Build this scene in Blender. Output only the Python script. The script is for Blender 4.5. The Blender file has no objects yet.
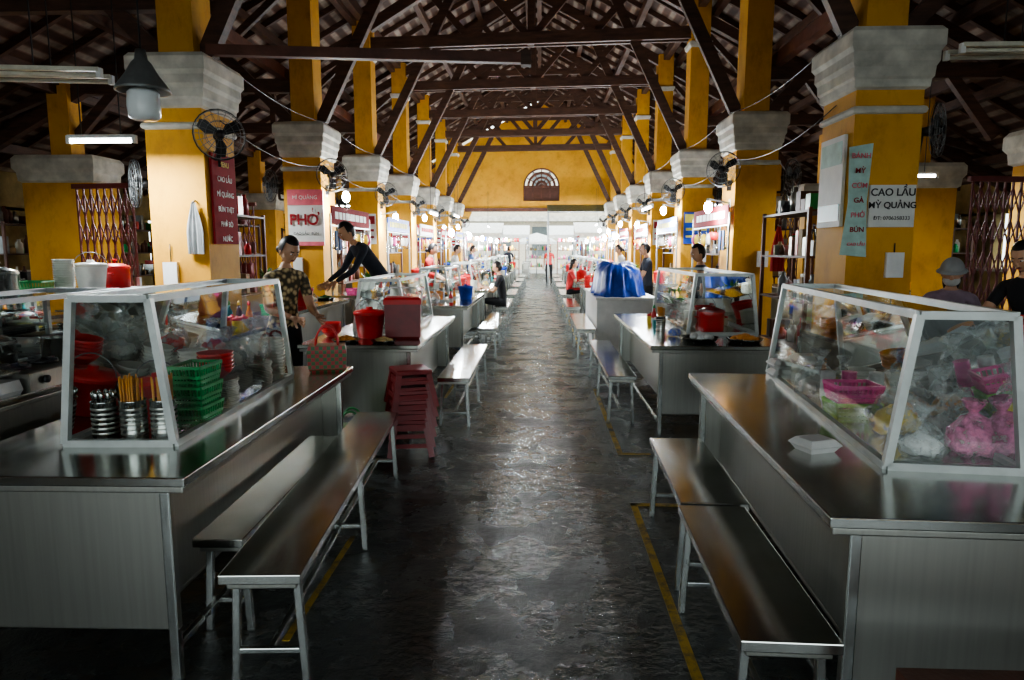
import bpy, math, random
from mathutils import Vector, Matrix
random.seed(7)
COL=bpy.context.collection
sin,cos,pi=math.sin,math.cos,math.pi
# ------------------------------------------------------------------ materials
def newmat(name):
    m=bpy.data.materials.new(name); m.use_nodes=True
    nt=m.node_tree; b=nt.nodes['Principled BSDF']; return m,nt,b
def N(nt,t,**k):
    n=nt.nodes.new(t)
    for a,v in k.items(): setattr(n,a,v)
    return n
def noise(nt,scale,detail=4,rough=.6,vec=None,stretch=None):
    tc=N(nt,'ShaderNodeTexCoord'); n=N(nt,'ShaderNodeTexNoise')
    n.inputs['Scale'].default_value=scale; n.inputs['Detail'].default_value=detail; n.inputs['Roughness'].default_value=rough
    if stretch:
        mp=N(nt,'ShaderNodeMapping'); mp.inputs['Scale'].default_value=stretch
        nt.links.new(tc.outputs['Object'],mp.inputs[0]); nt.links.new(mp.outputs[0],n.inputs['Vector'])
    else: nt.links.new(tc.outputs['Object'],n.inputs['Vector'])
    return n
def ramp(nt,src,stops):
    r=N(nt,'ShaderNodeValToRGB'); e=r.color_ramp.elements
    while len(e)<len(stops): e.new(.5)
    for i,(p,c) in enumerate(stops):
        e[i].position=p; e[i].color=(*c,1) if len(c)==3 else c
    nt.links.new(src,r.inputs[0]); return r
def sc(c,k): return tuple(min(1,max(0,x*k)) for x in c)
def g(v): return (v,v,v)
def M(name,col,rough=.5,metal=0.,var=.18,vs=8,bump=0,bs=60,emit=0,rvar=0,stretch=None):
    m,nt,b=newmat(name)
    n=noise(nt,vs,stretch=stretch)
    r=ramp(nt,n.outputs['Fac'],[(.3,sc(col,1-var)),(.7,sc(col,1+var))])
    nt.links.new(r.outputs[0],b.inputs['Base Color'])
    b.inputs['Metallic'].default_value=metal; b.inputs['Roughness'].default_value=rough
    if rvar:
        r2=ramp(nt,n.outputs['Fac'],[(.3,g(max(.03,rough-rvar))),(.7,g(min(1,rough+rvar)))])
        nt.links.new(r2.outputs[0],b.inputs['Roughness'])
    if bump:
        nb=noise(nt,bs,2); bp=N(nt,'ShaderNodeBump'); bp.inputs['Strength'].default_value=bump; bp.inputs['Distance'].default_value=.01
        nt.links.new(nb.outputs['Fac'],bp.inputs['Height']); nt.links.new(bp.outputs[0],b.inputs['Normal'])
    if emit:
        b.inputs['Emission Color'].default_value=(*col,1); b.inputs['Emission Strength'].default_value=emit
    return m
def scuffed(name,col,rough,dirt,sc1=2.2,k=.25):
    m,nt,b=newmat(name)
    n=noise(nt,sc1,4,.6); n2=noise(nt,30,3,.6,stretch=(1,.08,1)); n3=noise(nt,3.5,5,.6)
    r=ramp(nt,n.outputs['Fac'],[(.35,sc(col,.84)),(.55,col),(.75,sc(col,1.1))])
    r3=ramp(nt,n3.outputs['Fac'],[(.25,dirt),(.55,(1,1,1))])
    mx=N(nt,'ShaderNodeMixRGB',blend_type='MULTIPLY'); mx.inputs[0].default_value=k
    nt.links.new(r.outputs[0],mx.inputs[1]); nt.links.new(r3.outputs[0],mx.inputs[2]); nt.links.new(mx.outputs[0],b.inputs['Base Color'])
    b.inputs['Metallic'].default_value=1
    ad=N(nt,'ShaderNodeMath',operation='ADD'); nt.links.new(n3.outputs['Fac'],ad.inputs[0]); nt.links.new(n2.outputs['Fac'],ad.inputs[1])
    mr=N(nt,'ShaderNodeMapRange'); mr.inputs[1].default_value=.7; mr.inputs[2].default_value=1.3; mr.inputs[3].default_value=rough*.8; mr.inputs[4].default_value=rough*1.3
    nt.links.new(ad.outputs[0],mr.inputs[0]); nt.links.new(mr.outputs[0],b.inputs['Roughness'])
    bp=N(nt,'ShaderNodeBump'); bp.inputs['Strength'].default_value=.05; bp.inputs['Distance'].default_value=.01; nt.links.new(n.outputs['Fac'],bp.inputs['Height']); nt.links.new(bp.outputs[0],b.inputs['Normal'])
    return m
def sheet(name,col,rough):
    # plain brushed sheet: very soft large tone drift + fine vertical brush lines
    m,nt,b=newmat(name)
    n=noise(nt,1.1,1,.4); n2=noise(nt,60,2,.5,stretch=(1,1,.03))
    r=ramp(nt,n.outputs['Fac'],[(.3,sc(col,.82)),(.7,sc(col,1.08))])
    r2=ramp(nt,n2.outputs['Fac'],[(.3,g(.9)),(.7,g(1))])
    mx=N(nt,'ShaderNodeMixRGB',blend_type='MULTIPLY'); mx.inputs[0].default_value=1
    nt.links.new(r.outputs[0],mx.inputs[1]); nt.links.new(r2.outputs[0],mx.inputs[2]); nt.links.new(mx.outputs[0],b.inputs['Base Color'])
    b.inputs['Metallic'].default_value=1; b.inputs['Roughness'].default_value=rough
    bp=N(nt,'ShaderNodeBump'); bp.inputs['Strength'].default_value=.12; bp.inputs['Distance'].default_value=.02; nt.links.new(n.outputs['Fac'],bp.inputs['Height']); nt.links.new(bp.outputs[0],b.inputs['Normal'])
    return m
steel=M('stainless_steel',(.5,.52,.5),.25,1,.1,5,.05,18,rvar=.05,stretch=(1,1,.3))
steel_d=sheet('stainless_sheet',(.42,.42,.38),.36)
steel_top=scuffed('stainless_top',(.56,.57,.54),.17,(.65,.6,.54),2.0,.3)
alum=M('white_aluminium',(.52,.55,.53),.4,.2,.15)
alum_g=M('grey_aluminium',(.36,.38,.38),.35,.7,.15)
wood=M('dark_timber',(.075,.034,.02),.6,0,.45,3,.3,30,stretch=(1,1,6))
wood_r=M('red_timber',(.12,.042,.025),.55,0,.4,3,.3,30)
grille=M('grille_paint',(.12,.018,.015),.5)
whitep=M('white_plaster',(.56,.54,.47),.8,0,.28,4,.2,30)
stain=M('stained_wall',(.22,.16,.06),.85,0,.5,2,.2,30)
red=M('red_plastic',(.62,.03,.03),.35); dred=M('dark_red_plastic',(.22,.02,.022),.4)
pink=M('pink_plastic',(.85,.12,.38),.35); green=M('green_plastic',(.03,.33,.1),.4)
lime=M('lime_plastic',(.3,.6,.12),.4); blue=M('blue_plastic',(.02,.08,.5),.45,var=.3)
teal=M('teal_plastic',(.03,.3,.33),.4); orange=M('orange_plastic',(.8,.28,.03),.4)
yellow=M('yellow_plastic',(.8,.58,.06),.4); white=M('white_plastic',(.7,.7,.68),.4,var=.08)
cream=M('cream_ceramic',(.66,.65,.58),.25,var=.1); black=M('black_plastic',(.02,.02,.022),.4)
grey=M('grey_metal',(.2,.21,.21),.45,.5); brown=M('brown_box',(.1,.035,.02),.6); tan=M('cardboard',(.3,.2,.1),.8)
bamboo=M('bamboo',(.72,.32,.06),.5); leaf=M('leaf',(.06,.22,.04),.5,var=.5,vs=20)
food_y=M('noodle_food',(.7,.5,.22),.6,bump=.6); food_o=M('orange_food',(.75,.3,.05),.55,bump=.6)
skinm=M('skin',(.52,.29,.18),.5,var=.08); hairm=M('hair_black',(.012,.01,.01),.4)
lips=M('lips',(.35,.09,.08),.5); eyew=M('eye_white',(.8,.8,.78),.3)
cloth_d=M('dark_cloth',(.025,.03,.045),.85,bump=.3); cloth_b=M('blue_cloth',(.05,.09,.2),.85,bump=.3)
cloth_p=M('mauve_cloth',(.3,.22,.28),.85,bump=.3); cloth_k=M('black_cloth',(.012,.012,.014),.9)
cloth_w=M('white_cloth',(.55,.55,.53),.85); cloth_r=M('red_cloth',(.5,.04,.04),.85); cloth_g=M('grey_cloth',(.3,.31,.31),.85)
tubeE=M('lit_tube',(.9,.97,1),.5,emit=22,var=0); bulbE=M('lit_bulb',(.92,.97,1),.5,emit=80,var=0)
tubeO=M('unlit_tube',(.6,.58,.48),.3)
lampgl=M('lamp_glass',(.8,.84,.84),.2,var=.05)
sign_red=M('sign_darkred',(.28,.015,.02),.9); sign_w=M('sign_white',(.68,.68,.64),.6,var=.06); sign_p=M('sign_pink',(.75,.16,.2),.6)
sign_g=M('sign_green',(.4,.58,.52),.6); sign_y=M('sign_yellow',(.75,.66,.12),.6); ink=M('ink',(.02,.02,.02),.6); inkw=M('ink_white',(.85,.85,.8),.6)
inky=M('ink_yellow',(.9,.7,.1),.6); canvas=M('white_canvas',(.6,.62,.6),.8)
lcd=M('lcd_green',(.1,.25,.12),.3)
tarp=M('blue_tarp',(.01,.06,.38),.5,0,.4,5,.8,12)
concrete=M('street_ground',(.3,.3,.29),.9)
facade=M('facade',(.55,.5,.4),.9); facade_d=M('facade_dark',(.1,.12,.12),.5)
def paint():
    m,nt,b=newmat('yellow_line_paint'); n=noise(nt,7,8,.75)
    r=ramp(nt,n.outputs['Fac'],[(.38,(.06,.055,.04)),(.54,(.5,.32,.03))]); nt.links.new(r.outputs[0],b.inputs['Base Color']); b.inputs['Roughness'].default_value=.5; return m
lineY=paint()
def glassm(name,tint,base=.015,tr=.02):
    m=bpy.data.materials.new(name); m.use_nodes=True; nt=m.node_tree; nt.nodes.clear()
    o=N(nt,'ShaderNodeOutputMaterial'); t=N(nt,'ShaderNodeBsdfTransparent'); gl=N(nt,'ShaderNodeBsdfGlossy'); mx=N(nt,'ShaderNodeMixShader')
    t.inputs[0].default_value=(*tint,1); gl.inputs['Roughness'].default_value=tr; gl.inputs[0].default_value=(.9,.95,.95,1)
    fr=N(nt,'ShaderNodeFresnel'); fr.inputs[0].default_value=1.3
    ad=N(nt,'ShaderNodeMath',operation='ADD'); ad.inputs[1].default_value=base; ad.use_clamp=True
    nt.links.new(fr.outputs[0],ad.inputs[0]); nt.links.new(ad.outputs[0],mx.inputs[0])
    nt.links.new(t.outputs[0],mx.inputs[1]); nt.links.new(gl.outputs[0],mx.inputs[2]); nt.links.new(mx.outputs[0],o.inputs[0]); return m
glass=glassm('case_glass',(.97,.99,.985))
def bagmat(name,col,a):
    m,nt,b=newmat(name); b.inputs['Base Color'].default_value=(*col,1); b.inputs['Roughness'].default_value=.25
    n=noise(nt,18,4); r=ramp(nt,n.outputs['Fac'],[(.4,g(a*.5)),(.62,g(min(1,a*1.6)))]); nt.links.new(r.outputs[0],b.inputs['Alpha'])
    nb=noise(nt,25,3); bp=N(nt,'ShaderNodeBump'); bp.inputs['Strength'].default_value=.8; bp.inputs['Distance'].default_value=.02; nt.links.new(nb.outputs['Fac'],bp.inputs['Height']); nt.links.new(bp.outputs[0],b.inputs['Normal'])
    return m
bagclear=bagmat('clear_bag',(.75,.78,.76),.25); bagpink=bagmat('pink_bag',(.8,.25,.45),.6)
def pillarmat():
    m,nt,b=newmat('yellow_plaster')
    n=noise(nt,1.1,6,.6); n2=noise(nt,4,8,.75,stretch=(1,1,.5))
    r=ramp(nt,n.outputs['Fac'],[(.25,(.48,.215,.013)),(.5,(.66,.33,.022)),(.75,(.74,.4,.04))])
    r2=ramp(nt,n2.outputs['Fac'],[(.28,(.35,.33,.3)),(.4,(.8,.78,.75)),(.5,(1,1,1))])
    mx=N(nt,'ShaderNodeMixRGB',blend_type='MULTIPLY'); mx.inputs[0].default_value=.6
    nt.links.new(r.outputs[0],mx.inputs[1]); nt.links.new(r2.outputs[0],mx.inputs[2]); nt.links.new(mx.outputs[0],b.inputs['Base Color'])
    b.inputs['Roughness'].default_value=.7
    bp=N(nt,'ShaderNodeBump'); bp.inputs['Strength'].default_value=.15; nt.links.new(n2.outputs['Fac'],bp.inputs['Height']); nt.links.new(bp.outputs[0],b.inputs['Normal'])
    return m
yel=pillarmat()
def floormat():
    m,nt,b=newmat('wet_concrete_floor')
    n=noise(nt,.9,8,.65); n2=noise(nt,14,6,.7)
    r=ramp(nt,n.outputs['Fac'],[(.3,(.022,.028,.028)),(.5,(.044,.051,.05)),(.7,(.085,.093,.089))])
    r2=ramp(nt,n2.outputs['Fac'],[(.35,(.4,.4,.4)),(.6,(1,1,1))])
    mx=N(nt,'ShaderNodeMixRGB',blend_type='MULTIPLY'); mx.inputs[0].default_value=.85
    nt.links.new(r.outputs[0],mx.inputs[1]); nt.links.new(r2.outputs[0],mx.inputs[2]); nt.links.new(mx.outputs[0],b.inputs['Base Color'])
    n3=noise(nt,2.6,7,.65)
    r3=ramp(nt,n3.outputs['Fac'],[(.38,g(.11)),(.5,g(.25)),(.64,g(.45))]); nt.links.new(r3.outputs[0],b.inputs['Roughness'])
    ad=N(nt,'ShaderNodeMath',operation='ADD'); n4=noise(nt,5,6,.7); nt.links.new(n4.outputs['Fac'],ad.inputs[0]); nt.links.new(n2.outputs['Fac'],ad.inputs[1])
    bp=N(nt,'ShaderNodeBump'); bp.inputs['Strength'].default_value=.5; bp.inputs['Distance'].default_value=.022
    nt.links.new(ad.outputs[0],bp.inputs['Height']); nt.links.new(bp.outputs[0],b.inputs['Normal']); return m
floorM=floormat()
def roofmat():
    m,nt,b=newmat('roof_tiles_underside')
    tc=N(nt,'ShaderNodeTexCoord'); w=N(nt,'ShaderNodeTexWave'); w.wave_type='BANDS'; w.bands_direction='X'
    w.inputs['Scale'].default_value=1.3; w.inputs['Distortion'].default_value=.2
    nt.links.new(tc.outputs['Object'],w.inputs[0])
    r=ramp(nt,w.outputs['Fac'],[(.35,(.08,.035,.022)),(.6,(.2,.11,.075)),(.8,(.32,.25,.2))])
    n=noise(nt,3,5); r2=ramp(nt,n.outputs['Fac'],[(.3,g(.35)),(.65,g(1))])
    mx=N(nt,'ShaderNodeMixRGB',blend_type='MULTIPLY'); mx.inputs[0].default_value=1
    nt.links.new(r.outputs[0],mx.inputs[1]); nt.links.new(r2.outputs[0],mx.inputs[2]); nt.links.new(mx.outputs[0],b.inputs['Base Color'])
    b.inputs['Roughness'].default_value=.8; return m
roofM=roofmat()
def checkmat(name,c1,c2,s):
    m,nt,b=newmat(name); tc=N(nt,'ShaderNodeTexCoord'); c=N(nt,'ShaderNodeTexChecker'); c.inputs['Scale'].default_value=s
    c.inputs[1].default_value=(*c1,1); c.inputs[2].default_value=(*c2,1)
    nt.links.new(tc.outputs['Object'],c.inputs[0]); nt.links.new(c.outputs[0],b.inputs['Base Color']); b.inputs['Roughness'].default_value=.5; return m
chk1=checkmat('woven_red_green',(.4,.05,.05),(.06,.16,.06),42); chk2=checkmat('woven_green_white',(.1,.3,.1),(.5,.5,.35),42)
def floral():
    m,nt,b=newmat('floral_blouse'); tc=N(nt,'ShaderNodeTexCoord'); v=N(nt,'ShaderNodeTexVoronoi'); v.inputs['Scale'].default_value=24
    nt.links.new(tc.outputs['Object'],v.inputs['Vector'])
    r=ramp(nt,v.outputs['Distance'],[(.25,(.65,.52,.28)),(.45,(.3,.21,.11)),(.62,(.06,.05,.03))]); nt.links.new(r.outputs[0],b.inputs['Base Color']); b.inputs['Roughness'].default_value=.85; return m
floralM=floral()
# ------------------------------------------------------------------ mesh builder
class MB:
    def __init__(s): s.v=[];s.f=[];s.fm=[];s.fs=[];s.mats=[];s.T=Matrix()
    def add(s,vs,fs,mat,smooth=False):
        if mat not in s.mats: s.mats.append(mat)
        mi=s.mats.index(mat); o=len(s.v)
        s.v+=[tuple(s.T@Vector(p)) for p in vs]
        for f in fs: s.f.append([i+o for i in f]); s.fm.append(mi); s.fs.append(smooth)
        return s
    def box(s,x0,x1,y0,y1,z0,z1,mat):
        vs=[(x0,y0,z0),(x1,y0,z0),(x1,y1,z0),(x0,y1,z0),(x0,y0,z1),(x1,y0,z1),(x1,y1,z1),(x0,y1,z1)]
        return s.add(vs,[(0,3,2,1),(4,5,6,7),(0,1,5,4),(1,2,6,5),(2,3,7,6),(3,0,4,7)],mat)
    def rings(s,rs,mat,smooth=True,cap=(True,True),closed=True):
        n=len(rs[0]); vs=[p for r in rs for p in r]; fs=[]
        for i in range(len(rs)-1):
            for j in range(n if closed else n-1):
                k=(j+1)%n; fs.append((i*n+j,i*n+k,(i+1)*n+k,(i+1)*n+j))
        if cap[0]: fs.append(tuple(range(n-1,-1,-1)))
        if cap[1]: fs.append(tuple((len(rs)-1)*n+j for j in range(n)))
        return s.add(vs,fs,mat,smooth)
    def bar(s,p,q,w,mat,h=None):
        p=Vector(p);q=Vector(q);d=(q-p).normalized(); h=h or w
        up=Vector((0,0,1)) if abs(d.z)<.95 else Vector((0,1,0))
        a=d.cross(up).normalized()*w/2; b=a.cross(d).normalized()*h/2
        return s.rings([[c-a-b,c+a-b,c+a+b,c-a+b] for c in (p,q)],mat,False)
    def cyl(s,p,q,r,mat,r2=None,seg=12,cap=(True,True)):
        p=Vector(p);q=Vector(q);d=(q-p).normalized(); r2=r if r2 is None else r2
        up=Vector((0,0,1)) if abs(d.z)<.95 else Vector((0,1,0))
        a=d.cross(up).normalized(); b=d.cross(a).normalized()
        return s.rings([[c+(a*cos(t)+b*-sin(t))*rr for t in [2*pi*i/seg for i in range(seg)]] for c,rr in ((p,r),(q,r2))],mat,True,cap)
    def tube(s,pts,r,mat,seg=7):
        pts=[Vector(p) for p in pts]; rs=[]
        for i,p in enumerate(pts):
            d=(pts[min(i+1,len(pts)-1)]-pts[max(i-1,0)]).normalized()
            up=Vector((0,0,1)) if abs(d.z)<.9 else Vector((0,1,0))
            a=d.cross(up).normalized(); b=d.cross(a).normalized()
            rs.append([p+(a*cos(2*pi*j/seg)-b*sin(2*pi*j/seg))*r for j in range(seg)])
        return s.rings(rs,mat)
    def lathe(s,prof,o,mat,seg=18,cap=(True,True)):
        o=Vector(o)
        return s.rings([[o+Vector((r*cos(2*pi*j/seg),r*sin(2*pi*j/seg),z)) for j in range(seg)] for r,z in prof],mat,True,cap)
    def rect(s,cx,cy,hx,hy,prof,mat):
        return s.rings([[(cx+a*(hx+o),cy+b*(hy+o),z) for a,b in ((-1,-1),(1,-1),(1,1),(-1,1))] for o,z in prof],mat,False)
    def sph(s,c,r,mat,seg=12,n=8,fn=None,keep=None):
        if not hasattr(r,'__len__'): r=(r,r,r)
        c=Vector(c); vs=[];fs=[]
        for i in range(n+1):
            a=pi*(i/n)*.998+.001
            for j in range(seg):
                b=2*pi*j/seg; u=Vector((sin(a)*cos(b),sin(a)*sin(b),cos(a)))
                p=fn(u) if fn else u
                vs.append(c+Vector((p.x*r[0],p.y*r[1],p.z*r[2])))
        for i in range(n):
            for j in range(seg):
                k=(j+1)%seg
                if keep:
                    a=pi*((i+.5)/n); b=2*pi*(j+.5)/seg
                    if not keep(Vector((sin(a)*cos(b),sin(a)*sin(b),cos(a)))): continue
                fs.append((i*seg+j,(i+1)*seg+j,(i+1)*seg+k,i*seg+k))
        return s.add(vs,fs,mat,True)
    def mesh(s,name):
        me=bpy.data.meshes.new(name); me.from_pydata(s.v,[],s.f)
        for m in s.mats: me.materials.append(m)
        me.polygons.foreach_set('material_index',s.fm); me.polygons.foreach_set('use_smooth',s.fs); me.update(); return me
    def obj(s,name,loc=(0,0,0),rz=0,parent=None,bevel=0):
        return place(name,s.mesh(name),loc,rz,parent,bevel)
def place(name,me,loc=(0,0,0),rz=0,parent=None,bevel=0,scale=1):
    o=bpy.data.objects.new(name,me); o.location=loc; o.rotation_euler=(0,0,rz); COL.objects.link(o)
    if hasattr(scale,'__len__'): o.scale=scale
    else: o.scale=(scale,)*3
    if parent: o.parent=parent
    if bevel:
        b=o.modifiers.new('b','BEVEL'); b.width=bevel; b.segments=2; b.limit_method='ANGLE'
    return o
CACHE={}
def inst(key,fn,name,loc,rz=0,scale=1):
    if key not in CACHE: CACHE[key]=fn().mesh(key)
    return place(name,CACHE[key],loc,rz,scale=scale)
def text(s,size,mat,loc,rot,parent=None,align='CENTER',name='lettering',bold=0):
    c=bpy.data.curves.new(name,'FONT'); c.body=s; c.size=size; c.align_x=align; c.align_y='CENTER'; c.extrude=.001; c.offset=bold; c.materials.append(mat)
    o=bpy.data.objects.new(name,c); o.location=loc; o.rotation_euler=rot; COL.objects.link(o)
    if parent: o.parent=parent
    return o
# ------------------------------------------------------------------ shell
AX=-.2
def roofz(x): return 8.1-.55*abs(x-AX)
YB,YE=-7.0,31.6
MB().box(-16,16,-12,44,-.1,0,floorM).obj('floor')
MB().box(-60,60,44,120,-.12,-.01,concrete).box(-60,-16,-12,44,-.12,-.01,concrete).box(16,60,-12,44,-.12,-.01,concrete).box(-60,60,-50,-12,-.12,-.01,concrete).obj('street_ground')
m=MB()
for sgn in (-1,1):
    xs=[AX,AX+sgn*9.6]
    vs=[(xs[0],YB,8.1),(xs[1],YB,roofz(xs[1])),(xs[1],YE,roofz(xs[1])),(xs[0],YE,8.1)]
    vs+=[(x,y,z+.12) for x,y,z in vs]
    m.add(vs,[(0,1,2,3),(4,5,6,7),(0,1,5,4),(3,2,6,7),(1,2,6,5)],roofM)
m.obj('ceiling')
m=MB()
y=YB+.3
while y<YE-.3:
    for sgn in (-1,1):
        m.bar((AX,y,8.1-.06),(AX+sgn*9.5,y,roofz(AX+sgn*9.5)-.06),.07,wood,.1)
    y+=.8
for sgn in (-1,1):
    for d in (.15,1.3,2.4,3.5,4.7,5.9,7.2,8.6):
        x=AX+sgn*d; m.bar((x,YB,roofz(x)-.18),(x,YE,roofz(x)-.18),.12,wood,.15)
m.obj('roof_rafters')
PX={'L':-3.56,'R':2.99}
def pillar():
    m=MB()
    m.rect(0,0,.285,.34,[(.05,0),(.05,.3),(0,.34),(0,2.92)],yel)
    m.rect(0,0,.285,.34,[(.0,2.7),(.02,2.71),(.03,2.735),(.02,2.76),(0,2.77)],whitep)
    m.rect(0,0,.285,.34,[(.0,2.9),(.03,2.92),(.035,2.98),(.05,3.0),(.055,3.08),(.075,3.12),(.075,3.2),(.1,3.24),(.1,3.36),(.07,3.4),(-.08,3.44)],whitep)
    m.rect(0,0,.175,.2,[(0,3.4),(0,6.15)],yel)
    m.rect(0,0,.175,.2,[(0,5.3),(.03,5.34),(.04,5.4),(0,5.42)],whitep)
    return m
NB=7
LY=[6.7+3.6*k+.34 for k in range(NB)]; RY=[6.2+3.6*k+.34 for k in range(NB)]
for k in range(NB):
    inst('pillar',pillar,'yellow_pillar',(PX['L'],LY[k],0))
    inst('pillar',pillar,'yellow_pillar',(PX['R'],RY[k],0))
def pier():
    m=MB(); m.rect(0,0,.55,.3,[(.03,0),(.03,.25),(0,.28),(0,2.65)],yel)
    m.rect(0,0,.55,.3,[(0,2.55),(.04,2.58),(.05,2.7),(.09,2.76),(.09,2.9),(.05,2.96)],whitep)
    m.rect(0,0,.16,.16,[(0,2.9),(0,4.05)],yel); return m
for k in range(0,NB):
    inst('pier',pier,'outer_pier',(-7.35,LY[k],0) if k!=0 else (-7.6,LY[0]-.2,0))
    inst('pier',pier,'outer_pier',(6.35,(RY[0]+3.6*k)+2.0,0))
def truss(k):
    m=MB(); yl,yr=LY[0]+3.6*k,RY[0]+3.6*k; xl,xr=PX['L'],PX['R']
    def P(x,z,dy=0): t=(x-xl)/(xr-xl); return (x,yl+(yr-yl)*min(1,max(0,t))+dy,z)
    for dy in (-.1,.1): m.bar(P(xl,5.6,dy),P(xr,5.6,dy),.07,wood,.22)
    for sg,xp in ((-1,xl),(1,xr)):
        m.bar(P(xp,roofz(xp)-.38),P(AX,8.1-.35),.14,wood,.2)
        m.bar(P(xp-sg*.2,3.42),P(AX+sg*1.15,7.25),.11,wood,.17)
        m.bar(P(AX+sg*1.15,5.6),P(AX+sg*2.1,roofz(AX+sg*2.1)-.3),.09,wood,.13)
        m.bar(P(AX,5.6),P(AX+sg*1.3,roofz(AX+sg*1.3)-.3),.09,wood,.13)
        xo=AX+sg*9.3; xpier=-7.35 if sg<0 else 6.35
        m.bar(P(xp,4.0),P(xpier,4.0),.12,wood,.2)
        m.bar(P(xp,roofz(xp)-.42),P(xo,roofz(xo)-.34),.14,wood,.18)
        m.bar(P(xp+sg*.2,3.42),P(xp+sg*1.7,roofz(xp+sg*1.7)-.4),.1,wood,.15)
        m.bar(P(xpier,3.1),P(xpier-sg*1.3,roofz(xpier-sg*1.3)-.45),.1,wood,.14)
        m.bar(P((xp+xpier)/2,4.0),P((xp+xpier)/2,roofz((xp+xpier)/2)-.4),.1,wood,.12)
        m.bar(P((xp+xpier)/2,4.0),P(xp+sg*.2,roofz(xp)-.8),.08,wood,.1)
        m.bar(P(xpier,4.0),P(xo,3.2),.1,wood,.14)
    m.bar(P(AX,5.5),P(AX,8.0),.13,wood,.13)
    m.bar(P(AX-1.9,6.75),P(AX+1.9,6.75),.08,wood,.16)
    m.obj('roof_truss')
for k in range(-3,NB): truss(k)
m=MB()
for x in (PX['L'],PX['R']):
    m.bar((x,YB,6.1),(x,YE,6.1),.14,wood,.18)
    m.bar((x+(-.3 if x<0 else .3),YB,4.15),(x+(-.3 if x<0 else .3),YE,4.15),.12,wood_r,.16)
for x in (-7.35,6.35): m.bar((x,YB,4.1),(x,YE,4.1),.12,wood,.18)
m.obj('longitudinal_beams')
MB().bar((-3.3,6.95,3.5),(-.15,7.15,3.44),.09,wood_r,.1).box(-.2,-.1,7.09,7.21,3.37,3.51,wood).obj('roof_crossbeam')
def gable(name,Y,dx,arch):
    cu=bpy.data.curves.new(name,'CURVE'); cu.dimensions='2D'; cu.fill_mode='BOTH'; cu.extrude=.15
    def spl(pts):
        s=cu.splines.new('POLY'); s.points.add(len(pts)-1); s.use_cyclic_u=True
        for p,q in zip(s.points,pts): p.co=(q[0],q[1],0,1)
    if arch:
        spl([(AX-9.4,2.9),(AX-9.4,roofz(AX-9.4)),(AX,8.1),(AX+9.4,roofz(AX+9.4)),(AX+9.4,2.9),(AX+3.3,2.9),(AX+3.1,3.4),(AX-3.1,3.4),(AX-3.3,2.9)])
        spl([(AX-.82,3.7),(AX+.82,3.7)]+[(AX+.82*cos(a),AC+.82*sin(a)) for a in [pi*i/16 for i in range(17)]])
    else:
        spl([(AX-9.4,0),(AX-9.4,roofz(AX-9.4)),(AX,8.1),(AX+9.4,roofz(AX+9.4)),(AX+9.4,0),(AX+6.0,0),(AX+6.0,3.9),(AX-6.0,3.9),(AX-6.0,0)])
    we=bpy.data.objects.new(name,cu); COL.objects.link(we); we.location=(dx,Y,0); we.rotation_euler=(pi/2,0,0); cu.materials.append(yel)
AC=4.35
gable('wall_end',YE,.25,True); gable('wall_front_added',YB-.2,0,False)  # front gable is unseen, added behind the camera to cut daylight coming in
m=MB(); AW=AX+.25
for rr in (.8,.4):
    m.tube([(AW+rr*cos(pi*i/16),YE,AC+rr*sin(pi*i/16)) for i in range(17)],.05,wood_r)
for a in (30,60,90,120,150): m.bar((AW,YE,AC),(AW+.8*cos(math.radians(a)),YE,AC+.8*sin(math.radians(a))),.05,wood_r)
m.bar((AW-.85,YE,AC),(AW+.85,YE,AC),.08,wood_r); m.bar((AW-.85,YE,3.72),(AW+.85,YE,3.72),.08,wood_r)
for x in (-.8,-.4,0,.4,.8): m.bar((AW+x,YE,3.7),(AW+x,YE,AC),.07,wood_r)
m.box(AW-.8,AW+.8,YE+.05,YE+.06,3.74,AC,brown)
for rr in (.22,.6): m.tube([(AW+rr*cos(pi*i/16),YE,AC+rr*sin(pi*i/16)) for i in range(17)],.06,wood_r)
m.obj('window_arch')
MB().bar((AX-3.2,YE-.25,3.3),(AX+3.2,YE-.25,3.3),.1,wood_r,.16).obj('trim_1')
def awning(w,mat,mat2):
    m=MB(); n=8
    for i in range(n):
        x0,x1=-w/2+w*i/n,-w/2+w*(i+1)/n
        m.add([(x0,1.6,2.9),(x1,1.6,2.9),(x1,0,2.35),(x0,0,2.35),(x0,0,2.15),(x1,0,2.15)],[(0,1,2,3),(3,2,5,4)],(mat,mat2)[i%2])
    for x in(-w/2+.05,w/2-.05): m.bar((x,.02,0),(x,.02,2.36),.05,alum_g); m.bar((x,1.58,0),(x,1.58,2.9),.05,alum_g)
    return m
MB().add([(.3,YE-.6,3.5),(3.0,YE-.6,3.5),(3.0,YE-2.2,3.1),(.3,YE-2.2,3.1)],[(0,1,2,3)],sign_g).bar((.3,YE-2.2,3.1),(3,YE-2.2,3.1),.06,alum_g).bar((.35,YE-2.2,3.1),(.35,YE-2.2,0),.06,alum_g).bar((2.95,YE-2.2,3.1),(2.95,YE-2.2,0),.06,alum_g).bar((.35,YE-.6,3.5),(.35,YE-.6,0),.06,alum_g).obj('stall_awning')
m=MB().box(-16,16,52,58,0,10,facade)
for i in range(9):
    for z in (1.0,5): m.box(-12.6+i*3,-11.2+i*3,51.9,52,z,z+2.2,facade_d)
m.box(-16.3,16.3,51.4,52,3.6,4,whitep).obj('street_building')
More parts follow.
